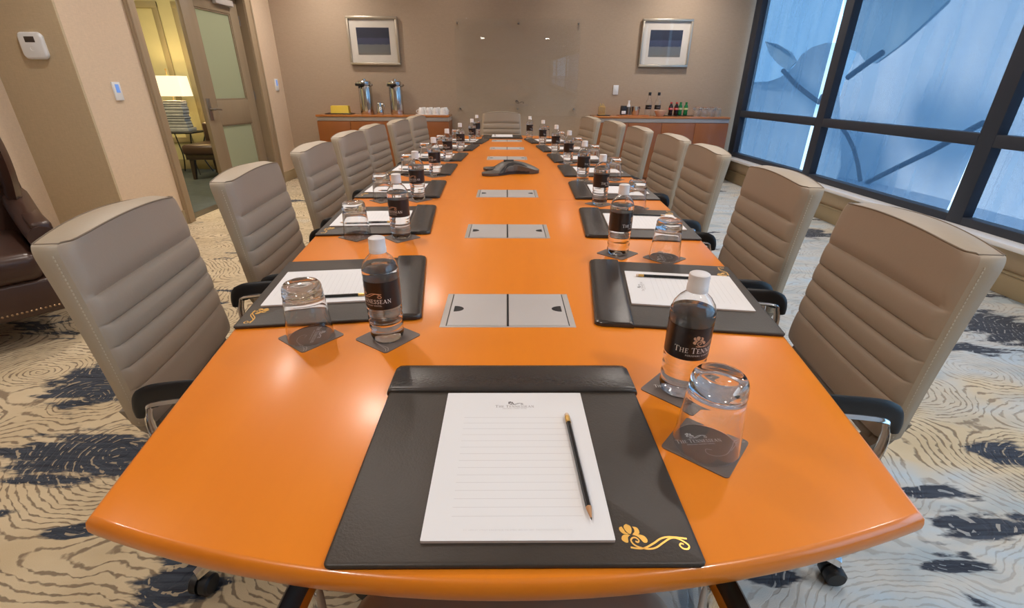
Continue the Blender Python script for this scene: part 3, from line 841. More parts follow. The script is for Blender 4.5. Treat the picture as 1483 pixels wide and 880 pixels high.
    for k in range(5):
        a = radians(72 * k - 46); ca, sa = cos(a), sin(a)
        def P3(r, s_, z): return (r * ca - s_ * sa, r * sa + s_ * ca, z)
        sb.rings([[P3(.03, -.024, .09), P3(.03, .024, .09), P3(.03, .020, .138), P3(.03, -.020, .138)],
                  [P3(.20, -.019, .085), P3(.20, .019, .085), P3(.20, .015, .115), P3(.20, -.015, .115)],
                  [P3(.345, -.014, .068), P3(.345, .014, .068), P3(.345, .011, .088), P3(.345, -.011, .088)],
                  [P3(.372, -.010, .06), P3(.372, .010, .06), P3(.372, .008, .078), P3(.372, -.008, .078)]])
        cas_.append((.362 * ca, .362 * sa, a))
    sb.build('star_base', M['chrome'], t, smooth=30)
    for x, y, a in cas_:
        w = MB(); rm = Matrix.Translation((x, y, .028)) @ Matrix.Rotation(a + .5, 4, 'Z') @ Matrix.Rotation(pi / 2, 4, 'X')
        w.lathe([(0, -.027), (.022, -.027), (.027, -.022), (.027, -.004), (.020, -.003), (.020, .003), (.027, .004), (.027, .022), (.022, .027), (0, .027)], 20, rm)
        w.tube([(x, y, .03), (x, y, .07)], .008, 8)
        w.build('caster', M['black'], t)
    return t

ORD = ['first', 'second', 'third', 'fourth', 'fifth', 'sixth', 'seventh']
GCH = 'taupe leather chairs around the conference table'
chair0 = make_chair('conference_chair', 'x', GCH)
used = [False]
def put_chair(x, y, rz, label):
    o = chair0 if not used[0] else copy_tree(chair0)
    used[0] = True
    o.location = (x, y, 0); o.rotation_euler.z = rz; o['label'] = label
    return o
# rear-top distance from the chair's origin is about .385
# where the middle of each backrest's front top edge stands
LC = [(-.850, 1.048), (-.866, 1.668), (-.918, 2.40), (-.952, 3.07), (-.962, 3.68), (-.905, 4.30), (-.865, 4.94)]
RC = [(.862, 1.000), (.914, 1.625), (.960, 2.385), (.985, 2.99), (.945, 3.62), (.895, 4.27), (.800, 4.93)]
for i, (x, y) in enumerate(LC):
    a = atan(2 * .0378 * (YC - y)) + radians((1.5, 0, 0, -1, 0, 1, 0)[i])
    put_chair(x + .285 * cos(a), y + .285 * sin(a), a - pi / 2, 'taupe leather conference chair, %s from the near end on the door side of the table' % ORD[i])
for i, (x, y) in enumerate(RC):
    a = pi - atan(2 * .0378 * (YC - y)) + radians((1, 1, 0, 1, 0, 0, 1)[i])
    put_chair(x + .285 * cos(a), y + .285 * sin(a), a - pi / 2, 'taupe leather conference chair, %s from the near end on the window side of the table' % ORD[i])
put_chair(-.062, 5.95 - .40, radians(180), 'taupe leather conference chair at the far head of the table, facing the viewer')
put_chair(.010, .262, 0, 'taupe leather conference chair at the near head of the table, only seat and arms showing')

# ------------------------------------------------------------------ place settings
def pad_pose(side, i):
    y = [1.090, 1.755, 2.345, 2.965, 3.550, 4.150, 4.665][i] if side < 0 else [1.060, 1.718, 2.330, 2.935, 3.500, 4.085, 4.715][i]
    slope = -2 * .0378 * (y - YC)                       # d half / dy
    ang = atan(slope)
    nx = half(y) - .2005
    return (.004 + side * nx, y, (radians(-90) + ang) if side < 0 else (radians(90) - ang))
# --- desk pad: panel, folded head flap, emblem. local: x right, y away from the sitter
def make_pad():
    t = thing('desk_pad', 'x', 'desk pad', group='black leather desk pads on the table')
    w, h = .202, .193
    p = MB().use(M['padedge']); p.prism(rrect(-w + .0015, w - .0015, -h + .0015, h - .002, .004, 3), 0, .003)
    p.use(M['padleather']); o_ = rrect(-w, w, -h, h, .006, 4)
    rg_ = [[(q[0], q[1], z) for q in inset(o_, i_)] for i_, z in ((0, .003), (0, .0055), (.0012, .007), (.004, .0076))]
    p.rings(rg_, cap=True); p.build('panel', M['padleather'], t, smooth=50)
    f = MB(); rows = []
    for k, (yy, zz_) in enumerate(((.1125, .0072), (.1130, .0105), (.1150, .0125), (.122, .0132), (.15, .0126), (.18, .0116), (.1905, .0100), (.1945, .007), (.195, .002))):
        ww = w + .003 - (.010 * max(0, (yy - .182) / .013) ** 2)
        rows.append([(-ww, yy, .001), (-ww - .0006, yy, zz_ * .6), (-ww + .002, yy, zz_ - .0008), (-ww + .012, yy, zz_)] + [(-ww + .012 + (2 * ww - .024) * q / 8, yy, zz_ + .0002) for q in range(1, 8)] + [(ww - .012, yy, zz_), (ww - .002, yy, zz_ - .0008), (ww + .0006, yy, zz_ * .6), (ww, yy, .001)])
    f.rings(rows, cap=True, close=True); f.build('head_flap', M['padhead'], t, smooth=50)
    e = MB(); flat(e, place2d(emblem2d(), .073, .088, .1175, -.176), .0079); e.build('emblem', M['gold'], t, smooth=0, label='gold flower and scroll emblem stamped in the corner')
    return t
def make_notepad():
    t = thing('notepad', 'x', 'notepad', group='white notepads on the desk pads')
    w, h = .107, .136
    b = MB().use(M['paperside']); b.prism(rrect(-w, w, -h, h, .001, 2), 0, .0032); b.use(M['paper'])
    b.prism(rrect(-w, w, -h, h, .001, 2), .0032, .0038)
    b.build('sheets', M['paper'], t, smooth=0)
    ln = MB()
    for k in range(15):
        y = .074 - k * .0127
        if y < -.112: break
        ln.box(-.076, .076, y - .0003, y + .0003, .0038, .00388)
    ln.build('ruled_lines', M['ink'], t, smooth=0)
    wm, em = wordmark(.060)
    lg = MB(); lg.use(M['inkmid']); flat(lg, place2d(wm, 1, 1, 0, .098), .0039); lg.use(M['inkdark']); flat(lg, place2d(em, .85, .85, 0, .0985), .0039)
    q, qw = plain_text('531 HENLEY STREET KNOXVILLE, TN 37902  865.232.1800  THETENNESSEANHOTEL.COM'); k = .122 / qw
    lg.use(M['ink']); flat(lg, place2d(q, k, k * 1.1, -.061, -.1235), .0039)
    lg.build('letterhead', M['inkmid'], t, smooth=0)
    return t
def make_pencil():
    """local: tip towards -y"""
    t = thing('pencil', 'x', 'pencil', group='black pencils on the notepads')
    R_ = .0036; rm = Matrix.Rotation(pi / 2, 4, 'X')            # lathe z -> -y
    base = Matrix.Translation((0, .095, R_)) @ rm
    b = MB(); b.lathe([(0, .020), (R_, .020), (R_, .172), (0, .172)], 6, base); b.build('shaft', M['pencil'], t, smooth=20)
    b = MB().use(M['pencilwood']); b.lathe([(0, .172), (R_, .172), (.0011, .187), (0, .187)], 12, base); b.use(M['inkdark']); b.lathe([(0, .187), (.0011, .187), (.0002, .190), (0, .190)], 10, base); b.build('tip', M['pencilwood'], t)
    b = MB(); b.lathe([(0, .006), (R_ * 1.05, .006), (R_ * 1.12, .008), (R_ * 1.0, .010), (R_ * 1.12, .013), (R_ * 1.0, .016), (R_ * 1.1, .020), (0, .020)], 14, base); b.build('ferrule', M['brass'], t)
    b = MB(); b.lathe([(0, 0), (R_ * .8, 0), (R_ * .98, .0012), (R_ * .98, .006), (0, .006)], 14, base); b.build('eraser', M['eraser'], t)
    return t
def make_bottle():
    t = thing('water_bottle', 'x', 'water bottle', group='small water bottles at the places')
    prof = [(.0, .004), (.012, .003), (.020, .0012), (.026, .0), (.0300, .003), (.0325, .010), (.0330, .016), (.0310, .0215), (.0330, .027), (.0333, .033), (.0313, .0385), (.0333, .044),
            (.0335, .050), (.0316, .0555), (.0336, .061), (.0338, .067), (.0332, .0705), (.0338, .074), (.0338, .133), (.0346, .138), (.0342, .147), (.0305, .160), (.0235, .170), (.0160, .177), (.0128, .181), (.0126, .196)]
    inn = [(max(r - .0007, 0), z + (.0007 if r < .027 and z < .01 else 0)) for r, z in prof]
    full = prof + inn[::-1]
    b = MB(); b.lathe(full, 48); b.build('bottle_body', M['pet'], t, smooth=70)
    lvl = .1500; wp = [(max(r - .0004, 0), z + (.0004 if r < .027 and z < .01 else 0)) for r, z in prof if z < lvl]
    w = MB(); w.lathe(wp + [(.0341, lvl - .0005), (.0336, lvl), (0, lvl)], 48); w.build('water', M['water'], t, smooth=70)
    l = MB(); l.lathe([(.03415, .0750), (.03415, .1305)], 48); l.build('paper_label', M['label'], t, smooth=70)
    k_ = MB(); k_.lathe([(.0335, .0755), (.0335, .1300)], 48); k_.build('label_backing', M['backing'], t, smooth=70, label='pale back of the label seen through the water')
    # print, wrapped; facing local -y (towards the sitter)
    pr = MB(); wm, em = wordmark(.096)
    pr.use(M['whiteprint']); flat(pr, place2d(wm, 1, 1, 0, 0), 0, wrap=(.03428, .0885, -pi / 2)); pr.use(M['copper']); flat(pr, place2d(em, 1.2, 1.2, .001, -.003), 0, wrap=(.03428, .0885, -pi / 2))
    pr.build('label_print', M['copper'], t, smooth=0)
    c = MB(); n = 48; pf = [(0.0, .2085), (.0132, .2085), (.0150, .2072), (.0152, .2050), (.0152, .1905), (.0158, .1895), (.0158, .1800), (.0135, .1800)]
    c.lathe(pf, n)
    for v in c.bm.verts:
        r = sqrt(v.co.x ** 2 + v.co.y ** 2)
        if .1896 < v.co.z < .206 and r > .0148:
            k = 1 + .012 * (1 if int(round(atan2(v.co.y, v.co.x) / (2 * pi / n))) % 2 else -1); v.co.x *= k; v.co.y *= k
    c.build('cap', M['cap'], t, smooth=40)
    return t
def make_tumbler(name='drinking_glass', group='upturned tumblers at the places'):
    b = MB()
    outer = [(.0440, .0), (.0452, .0008), (.0452, .003), (.0436, .020), (.0412, .050), (.0388, .080), (.0374, .092), (.0380, .0945), (.0372, .097), (.0376, .100), (.0362, .1035), (.0366, .107), (.0350, .112), (.0315, .1165), (.0240, .1175), (.0150, .1155), (0, .1145)]
    inner = [(0, .0890), (.020, .0895), (.0300, .0905), (.0345, .086), (.0368, .078), (.0395, .048), (.0420, .018), (.0432, .003), (.0434, .0006)]
    b.lathe(outer + inner, 48, closed=True)
    o = b.build(name, M['glass'], smooth=60); tag(o, 'x', 'glass', group); return o
def make_coaster():
    t = thing('coaster', 'x', 'coaster', group='taupe coasters on the table')
    b = MB(); b.prism(rrect(-.0465, .0465, -.0465, .0465, .006, 4), 0, .0016); b.build('board', M['coaster'], t, smooth=30)
    dg = Matrix.Rotation(radians(45), 4, 'Z')
    wm, em = wordmark(.060); p = MB(); p.use(M['whiteprint']); flat(p, place2d(wm, 1.1, 1.25, -.006, .004), .0018, dg); flat(p, place2d(em, 1.1, 1.15, -.008, .005), .0018, dg)
    p.use(M['coasterline'])
    a = catmull([(.004, -.012), (-.004, -.010), (-.006, -.018), (.004, -.024), (.020, -.022), (.036, -.008), (.046, .003), (.058, .004)], 6)
    flat(p, ribbon2d([(q.x, q.y) for q in a], .0013), .0018, dg)
    a = catmull([(.030, -.016), (.040, -.008), (.050, -.001), (.059, .000)], 6); flat(p, ribbon2d([(q.x, q.y) for q in a], .0012), .0018, dg)
    p.build('print', M['coasterline'], t, smooth=0)
    return t
protos = dict(pad=make_pad(), note=make_notepad(), pencil=make_pencil(), bottle=make_bottle(), glass=make_tumbler(), coaster=make_coaster())
fresh = set()
def put(kind, x, y, z, rz, label):
    o = protos[kind] if kind not in fresh else copy_tree(protos[kind])
    fresh.add(kind); o.location = (x, y, z); o.rotation_euler.z = rz; o['label'] = label
    return o
LB = [(-.240, .833), (-.355, 1.530), (-.400, 2.122), (-.409, 2.748), (-.405, 3.356), (-.369, 3.93), (-.313, 4.50)]
LG = [(-.396, .835), (-.506, 1.540), (-.552, 2.10), (-.566, 2.78), (-.562, 3.385), (-.526, 3.955), (-.462, 4.52)]
RB = [(.342, 1.368), (.408, 2.045), (.416, 2.603), (.414, 3.262), (.379, 3.783), (.319, 4.372), (.231, 4.985)]
RG = [(.474, 1.325), (.545, 1.962), (.596, 2.655), (.590, 3.29), (.552, 3.83), (.482, 4.40), (.392, 5.00)]
rj = random.Random(11)
def setting(px, py, rz, bpos, gpos, where, i):
    c, s_ = cos(rz), sin(rz)
    def loc(u, v): return px + u * c - v * s_, py + u * s_ + v * c
    put('pad', px, py, TT, rz, 'black leather desk pad with gold emblem ' + where)
    x, y = loc(.003 + (0 if i < 0 else (rj.random() - .5) * .006), -.031)
    put('note', x, y, TT + .0078, rz + (0 if i < 0 else radians((rj.random() - .5) * 2)), 'white ruled notepad on the desk pad ' + where)
    x, y = loc(.084 if i < 0 else .078 + (rj.random() - .5) * .012, -.049 if i < 0 else -.03 + (rj.random() - .5) * .03)
    put('pencil', x, y, TT + .0117, rz + radians(2.0 if i < 0 else (rj.random() - .5) * 5), 'black pencil with gold ferrule on the notepad ' + where)
    jt = 0 if i < 0 else radians((rj.random() - .5) * 14)
    put('coaster', *bpos, TT, rz + radians(-45) + jt, 'taupe coaster under the water bottle ' + where)
    put('bottle', *bpos, TT + .0018, rz + radians(26 if i < 0 else (40 if px < -.1 else -12)) + jt, 'small water bottle with dark label ' + where)
    jt = 0 if i < 0 else radians((rj.random() - .5) * 14)
    put('coaster', *gpos, TT, rz + radians(-41) + jt, 'taupe coaster under the upturned glass ' + where)
    put('glass', *gpos, TT + .0018, rz, 'upturned clear tumbler ' + where)
setting(.010, .521, 0, (.291, .652), (.284, .517), 'at the near head of the table', -1)
for i in range(7):
    setting(*pad_pose(-1, i), LB[i], LG[i], 'at the %s place on the door side' % ORD[i], i)
for i in range(7):
    setting(*pad_pose(1, i), RB[i], RG[i], 'at the %s place on the window side' % ORD[i], i)
setting(-.045, 5.13, pi, (-.309, 5.165), (-.33, 5.275), 'at the far head of the table', 9)

# ------------------------------------------------------------------ conference phone
ph = thing('conference_phone', 'charcoal three-legged conference phone in the middle of the table', 'phone', (.012, 2.875, TT), radians(0))
LEGS = ((0, .118), (radians(140), .128), (radians(-140), .128))
def lobe(a):
    return max((max(0, cos(1.15 * min(pi / 2.3, abs((a - b_ + pi) % (2 * pi) - pi)))) ** 5, l_) for b_, l_ in LEGS)
def pr_(a): k_, l_ = lobe(a); return .066 + l_ * k_
b = MB(); nA, nR = 90, 14; rows = []
def top_z(a, q):
    d_ = min(abs(a % (2 * pi)), 2 * pi - abs(a % (2 * pi)))
    reach = .098 + .095 * max(0, 1 - d_ / 1.15) ** .8          # the hump runs far out along one leg, the other two lie low
    rho = q * pr_(a)
    return .016 + .050 * max(0, 1 - (rho / reach) ** 2) + .006 * (1 - q ** 4)
for k in range(nR + 1):
    q = max(k / nR, .02); rows.append([(q * pr_(a) * cos(a), q * pr_(a) * sin(a), top_z(a, q)) for a in [2 * pi * i / nA for i in range(nA)]])
for k in range(nR, -1, -1):
    q = max(k / nR, .02)
    rows.append([(q * pr_(a) * .99 * cos(a), q * pr_(a) * .99 * sin(a), (.002 if k == nR else .030 * (1 - q) ** .7 + .002)) for a in [2 * pi * i / nA for i in range(nA)]])
b.rings(rows, cap=True); b.build('body', M['phone'], ph, smooth=50)
for k in range(3):
    a0 = radians((69.5, 180, -69.5)[k]); b = MB(); rows = []
    for i in range(13):
        a = a0 + radians((-1 + 2 * i / 12) * (46, 20, 46)[k]); r = pr_(a)
        rows.append([(r * 1.004 * cos(a), r * 1.004 * sin(a), .006), (r * 1.012 * cos(a), r * 1.012 * sin(a), .014), (r * .88 * cos(a), r * .88 * sin(a), top_z(a, .88) + .0025), (r * .62 * cos(a), r * .62 * sin(a), top_z(a, .62) + .001)])
    b.rings(rows, cap=False, close=False); b.build('speaker_grille', M['phonedark'], ph)
b = MB(); b.box(-.03, .03, -.02, .02, .066, .0735, .002); b.build('keypad', M['phonedark'], ph)

# ------------------------------------------------------------------ sideboards
def sideboard(x0, x1, label):
    t = thing('sideboard', label, 'sideboard', ((x0 + x1) / 2, 6.88, 0)); w = (x1 - x0) / 2; yf, ybk = -.225, .205
    b = MB(); b.box(-w, w, yf - .005, ybk, .845, .870, .004); b.build('counter_top', M['cab_top'], t)
    b = MB(); b.box(-w + .01, w - .005, yf + .012, ybk, .795, .845, .002); b.build('top_rail', M['cab_band'], t, label='pale recessed metal rail under the top')
    b = MB(); b.box(-w + .006, w - .006, yf + .02, ybk, .08, .795, .002); b.box(-w + .03, w - .03, yf + .06, ybk, 0, .08); b.build('carcass', M['cab'], t)
    n = 4
    for k in range(n):
        a = -w + .006 + (2 * w - .012) * k / n; c = -w + .006 + (2 * w - .012) * (k + 1) / n
        b = MB(); b.box(a + .002, c - .002, yf, yf + .02, .085, .790, .002); b.build('door', M['cab'], t)
    return t
sideboard(-2.525, -.768, 'low cherry sideboard on the door side, carrying the coffee airpots')
sideboard(1.172, 2.985, 'low cherry sideboard beside the windows, carrying cold drinks')
SZT = .870
def solid(mb, name, label, cat, mat, loc, rotz=0, group=None): return tag(mb.build(name, mat, None, loc, rotz), label, cat, group)

# airpots
def airpot():
    t = thing('coffee_airpot', 'x', 'airpot', group='coffee airpots on the sideboard')
    b = MB(); b.lathe([(0, 0), (.085, 0), (.088, .008), (.088, .33), (.084, .345), (0, .345)], 40); b.build('body', M['steel'], t, smooth=40)
    b = MB(); b.lathe([(0, .345), (.080, .345), (.083, .36), (.083, .395), (.07, .41), (0, .412)], 36)
    b.lathe([(0, .41), (.022, .41), (.022, .428), (.015, .434), (0, .435)], 20); b.build('pump_lid', M['steel'], t, smooth=40)
    b = MB(); b.box(-.05, .05, -.135, -.05, .345, .385, .008, 3); b.tube([(0, -.115, .35), (0, -.115, .32)], .012, 10); b.build('spout', M['black'], t)
    b = MB(); b.box(-.051, .051, -.138, -.05, .372, .392, .004); b.build('spout_plate', M['chrome'], t)
    for sx in (-1, 1):
        b = MB(); b.tube([(sx * .085, 0, .35), (sx * .105, 0, .352), (sx * .122, 0, .362)], [.012, .010, .014], 10); b.build('handle_lug', M['pewter'], t)
    return t
a0 = airpot(); a0.location = (-1.89, 6.86, SZT); a0.rotation_euler.z = radians(-22); a0['label'] = 'tall chrome coffee airpot, the nearer one to the yellow tea box'
a1 = copy_tree(a0); a1.location = (-1.49, 6.88, SZT); a1.rotation_euler.z = radians(-14); a1['label'] = 'tall chrome coffee airpot, the nearer one to the white cups'
cr = MB(); cr.lathe([(0, 0), (.040, 0), (.046, .01), (.044, .05), (.034, .085), (.026, .11), (.028, .135), (.024, .15), (.010, .155), (0, .156)], 28)
t = thing('creamer_jug', 'small polished steel creamer jug between the two airpots', 'jug', (-1.705, 6.80, SZT)); cr.build('body', M['steel'], t, smooth=50)
b = MB(); b.tube(catmull([(.026, 0, .13), (.058, 0, .125), (.062, 0, .08), (.043, 0, .045)], 5), .005, 8); b.build('handle', M['steel'], t)
b = MB(); b.box(-.175, .175, -.10, .10, 0, .010, .003); b.box(-.165, .165, -.09, .09, .010, .014, .002); solid(b, 'dark_tray', 'dark flat tray under the yellow tea box', 'tray', M['traydark'], (-2.255, 6.84, SZT))
t = thing('tea_box', 'bright yellow box of tea packets on a dark tray', 'box', (-2.245, 6.845, SZT + .014))
b = MB(); b.rings([[(x, y, 0) for x, y in rrect(-.122, .122, -.055, .055, .004, 2)], [(x * .95, y * .8, .085) for x, y in rrect(-.122, .122, -.055, .055, .004, 2)]]); b.build('case', M['yellow'], t)
for k in range(8):
    b = MB(); x = -.098 + k * .028; b.box(x - .012, x + .012, -.042, .042, .080, .092, .002); b.build('packet', M['yellow'], t)
b = MB(); b.box(-.215, .215, -.10, .10, 0, .008, .003); solid(b, 'cup_tray', 'flat pale tray under the upturned white cups', 'tray', M['whitechina'], (-1.01, 6.86, SZT))
def cup():
    t = thing('coffee_cup', 'x', 'cup', group='upturned white cups on the sideboard')
    b = MB(); b.lathe([(.040, 0), (.042, .001), (.041, .03), (.036, .060), (.026, .074), (.024, .082), (.021, .082), (.020, .076), (0, .075), (0, .071), (.024, .070), (.034, .056), (.039, .028), (.040, .0)], 28); b.build('body', M['whitechina'], t, smooth=50)
    b = MB(); b.tube(catmull([(.040, 0, .018), (.060, 0, .022), (.062, 0, .045), (.037, 0, .055)], 5), .004, 8); b.build('handle', M['whitechina'], t)
    return t
cup0 = cup(); k = 0
names = ['leftmost', 'second from the left', 'third from the left', 'rightmost']
for row, y in (('front', 6.815), ('back', 6.935)):
    for q in range(4):
        o = cup0 if k == 0 else copy_tree(cup0); k += 1
        o.location = (-1.155 + q * .098 + (.02 if row == 'back' else 0), y, SZT + .008); o.rotation_euler.z = radians(200 + q * 40)
        o['label'] = 'upturned white china cup, %s in the %s row' % (names[q], row)

# right sideboard
b = MB(); b.box(-.085, .085, -.06, .06, 0, .012, .003); solid(b, 'small_tray', 'small dark tray under the brass sweetener caddy', 'tray', M['traydark'], (1.315, 6.83, SZT))
t = thing('sweetener_caddy', 'little brass caddy of stir sticks on its own dark tray', 'caddy', (1.29, 6.835, SZT + .012))
b = MB(); b.box(-.045, .045, -.03, .03, 0, .008, .002)
for x in (-.04, .04):
    for y in (-.026, .026): b.tube([(x, y, .008), (x, y, .10)], .003, 8)
b.tube([(-.04, -.026, .1), (.04, -.026, .1), (.04, .026, .1), (-.04, .026, .1)], .003, 8, closed=True); b.build('rack', M['brass'], t)
for q in range(6):
    b = MB(); x = -.028 + q * .011; b.box(x - .003, x + .003, -.004, .004, .008, .145 - .01 * (q % 3), .001); b.build('stir_stick', M['brass'], t)
b = MB(); b.box(-.20, .20, -.105, .105, 0, .010, .003); b.box(-.19, .19, -.095, .095, .010, .014, .002); solid(b, 'serving_tray', 'long brown serving tray under the ice bucket', 'tray', M['cab_top'], (1.715, 6.83, SZT))
t = thing('napkin_holder', 'small black block holder with a pale sign, left end of the serving tray', 'holder', (1.575, 6.80, SZT + .014))
b = MB(); b.box(-.036, .036, -.03, .03, 0, .115, .004); b.build('block', M['black'], t)
b = MB(); b.box(-.028, .028, -.0325, -.03, .012, .050, .001); b.build('card', M['lcd'] if False else M['white'], t)
t = thing('spoon_jar', 'dark jar with a white-necked bottle in it, on the serving tray', 'jar', (1.655, 6.86, SZT + .014))
b = MB(); b.lathe([(0, 0), (.034, 0), (.038, .01), (.038, .10), (.034, .10), (.034, .015), (0, .012)], 24); b.build('jar', M['pewter'], t)
b = MB(); b.lathe([(0, .014), (.022, .014), (.022, .12), (.014, .135), (.012, .165), (.015, .166), (.015, .178), (0, .178)], 20); b.build('bottle', M['cap'], t)
t = thing('ice_bucket', 'polished steel ice bucket on the serving tray', 'bucket', (1.745, 6.82, SZT + .014))
b = MB(); b.lathe([(0, 0), (.042, 0), (.050, .012), (.056, .095), (.059, .105), (.055, .105), (.050, .09), (.044, .016), (0, .012)], 32); b.build('bucket', M['steel'], t, smooth=50)
for sx in (-1, 1):
    b = MB(); b.tube(catmull([(sx * .054, -.012, .085), (sx * .070, 0, .080), (sx * .054, .012, .085)], 5), .004, 8); b.build('ring_handle', M['steel'], t)
def tall_bottle():
    t = thing('tall_water_bottle', 'x', 'water bottle', group='tall water bottles on the sideboard')
    pf = [(0, .002), (.030, 0), (.039, .004), (.041, .012), (.041, .165), (.036, .19), (.022, .215), (.0165, .235), (.0165, .262)]
    b = MB(); b.lathe(pf + [(max(0, r - .001), z + (.001 if z < .01 else 0)) for r, z in pf[::-1]], 32); b.build('bottle_body', M['pet'], t, smooth=60)
    b = MB(); b.lathe([(.0414, .085), (.0414, .135)], 32); b.build('paper_label', M['label'], t, smooth=60)
    b = MB(); flat(b, wordmark(.06)[0], 0, wrap=(.0416, .108, -pi / 2)); b.build('label_print', M['whiteprint'], t, smooth=0)
    b = MB(); b.lathe([(.0175, .255), (.0195, .256), (.0195, .292), (.018, .295), (0, .295)], 24); b.build('cap', M['black'], t)
    b = MB(); b.lathe([(0, .004), (.036, .003), (.0404, .013), (.0404, .165), (.036, .185), (0, .185)], 32); b.build('water', M['water'], t, smooth=60)
    return t
tb0 = tall_bottle()
for q, (x, y, lab) in enumerate(((1.925, 6.85, 'tall clear water bottle with black cap, beside the ice bucket'), (2.055, 6.87, 'tall clear water bottle with black cap, behind the peach bowl')  )):
    o = tb0 if q == 0 else copy_tree(tb0); o.location = (x, y, SZT); o['label'] = lab
b = MB(); b.lathe([(0, 0), (.040, 0), (.046, .006), (.080, .070), (.082, .074), (.077, .072), (.044, .012), (0, .009)], 36)
solid(b, 'peach_bowl', 'shallow peach and white bowl in front of the tall bottles', 'bowl', M['bowl'], (2.065, 6.755, SZT))
b = MB(); b.box(-.19, .19, -.075, .075, 0, .009, .003); solid(b, 'soda_tray', 'thin dark tray under the soft drink bottles', 'tray', M['traydark'], (2.345, 6.87, SZT))
def soda(dark, labmat, nm, group):
    t = thing(nm, 'x', 'soft drink bottle', group=group)
    pf = [(0, .002), (.022, 0), (.028, .005), (.029, .02), (.026, .045), (.029, .07), (.029, .095), (.024, .118), (.015, .137), (.0125, .150), (.0125, .156), (0, .156)]
    b = MB(); b.lathe(pf, 28); b.build('bottle_body', dark, t, smooth=60)
    b = MB(); b.lathe([(.0298, .070), (.0298, .097)], 28); b.build('paper_label', labmat, t, smooth=60)
    b = MB(); w_ = catmull([(-.020, .005), (-.012, .014), (-.004, .006), (.004, .014), (.012, .006), (.020, .013)], 5)
    flat(b, ribbon2d([(p.x, p.y) for p in w_], .004), 0, wrap=(.0300, .074, -pi / 2)); b.build('label_print', M['whiteprint'], t, smooth=0)
    b = MB(); b.lathe([(.0135, .148), (.0150, .149), (.0150, .164), (.0135, .166), (0, .166)], 20); b.build('cap', labmat if labmat is M['red'] else M['green'], t)
    return t
s0 = soda(M['cola'], M['red'], 'cola_bottle', 'cola bottles on the soda tray'); s0.location = (2.235, 6.86, SZT + .009); s0['label'] = 'dark cola bottle with red label, next to the tall water bottles'
s1 = copy_tree(s0); s1.location = (2.305, 6.845, SZT + .009); s1['label'] = 'dark cola bottle with red label, next to the green bottles'
g0 = soda(M['green'], M['greenlabel'], 'green_soda_bottle', 'green soda bottles on the soda tray'); g0.location = (2.372, 6.885, SZT + .009); g0['label'] = 'green soda bottle next to the cola bottles'
g1 = copy_tree(g0); g1.location = (2.446, 6.875, SZT + .009); g1['label'] = 'green soda bottle nearest the row of glasses'
gl0 = make_tumbler('bar_glass', 'clear glasses on the window-side sideboard')
k = 0
for row, y in (('front', 6.80), ('back', 6.92)):
    for q in range(4):
        o = gl0 if k == 0 else gl0.copy()
        if k: COL.objects.link(o)
        k += 1; o.location = (2.575 + q * .096 + (.03 if row == 'back' else 0), y, SZT)
        o['label'] = 'clear upturned glass on the window-side sideboard, %s in the %s row' % (names[q], row)

# ------------------------------------------------------------------ things on the walls
def picture(xc, zc, label):
    t = thing('framed_picture', label, 'picture', (xc, YF, zc)); w, h = .333, .282; f = .030
    b = MB()
    b.box(-w, w, -.045, -.004, h - f, h, .006); b.box(-w, w, -.045, -.004, -h, -h + f, .006); b.box(-w, -w + f, -.045, -.004, -h + f, h - f, .006); b.box(w - f, w, -.045, -.004, -h + f, h - f, .006)
    b.build('frame', M['silver'], t)
    b = MB(); b.box(-w + f - .005, w - f + .005, -.022, -.006, -h + f - .005, h - f + .005); b.build('mat_board', M['mat'], t)
    b = MB(); b.box(-.215, .215, -.024, -.020, -.160, .155); b.build('painting', M['painting'], t, label='dark blue over grey banded abstract painting')
    b = MB(); b.box(-w + f, w - f, -.033, -.031, -h + f, h - f); b.build('picture_glass', M['pic_glass'], t)
    return t
picture(-1.765, 1.757, 'silver framed banded blue abstract above the coffee airpots')
picture(2.115, 1.757, 'silver framed banded blue abstract above the cold drinks')
gb = thing('glass_whiteboard', 'large clear glass writing board on standoffs on the far wall', 'whiteboard', (.141, YF, 1.44))
b = MB(); b.box(-.83, .83, -.050, -.042, -.588, .582, .001); b.build('glass_sheet', M['board'], gb)
for x in (-.795, .012, .80):
    for z in (-.50, .535):
        q = MB(); q.lathe([(0, 0), (.011, 0), (.011, .056), (0, .056)], 16, Matrix.Translation((x, 0, z)) @ Matrix.Rotation(pi / 2, 4, 'X')); q.build('standoff', M['pewter'], gb)
wm, em = wordmark(.26); b = MB(); rm = Matrix.Rotation(pi / 2, 4, 'X')
b.use(M['inkmid']); flat(b, place2d(wm, 1, 1, .03, -.46), .0506, rm); b.use(M['inkdark']); flat(b, place2d(em, 1, 1, .03, -.46), .0506, rm); b.build('logo', M['inkmid'], gb, smooth=0)
def plate(name, label, cat, loc, rotz, w, h, screen, smat):
    t = thing(name, label, cat, loc, rotz)
    b = MB(); b.box(-w, w, -.012, 0, -h, h, .003); b.build('plate', M['white'], t)
    x0, x1, z0, z1 = screen; b = MB(); b.box(x0, x1, -.0135, -.011, z0, z1, .0008); b.build('screen', smat, t)
    return t
plate('light_switch', 'white switch plate on the far wall above the drinks sideboard', 'light switch', (1.510, YF, 1.190), 0, .036, .060, (-.018, .018, -.035, .035), M['white'])
plate('wall_keypad', 'white keypad with blue screen near the door frame', 'keypad', (XL, 4.065, 1.16), radians(90), .040, .066, (-.018, .020, -.010, .050), M['lcd'])
plate('wall_keypad', 'white keypad with blue screen between door and far wall', 'keypad', (XL, 6.890, 1.225), radians(90), .045, .072, (-.020, .022, -.012, .055), M['lcd'])
t = thing('thermostat', 'rounded white thermostat on the tan wall return', 'thermostat', (-3.290, YPIER, 1.448))
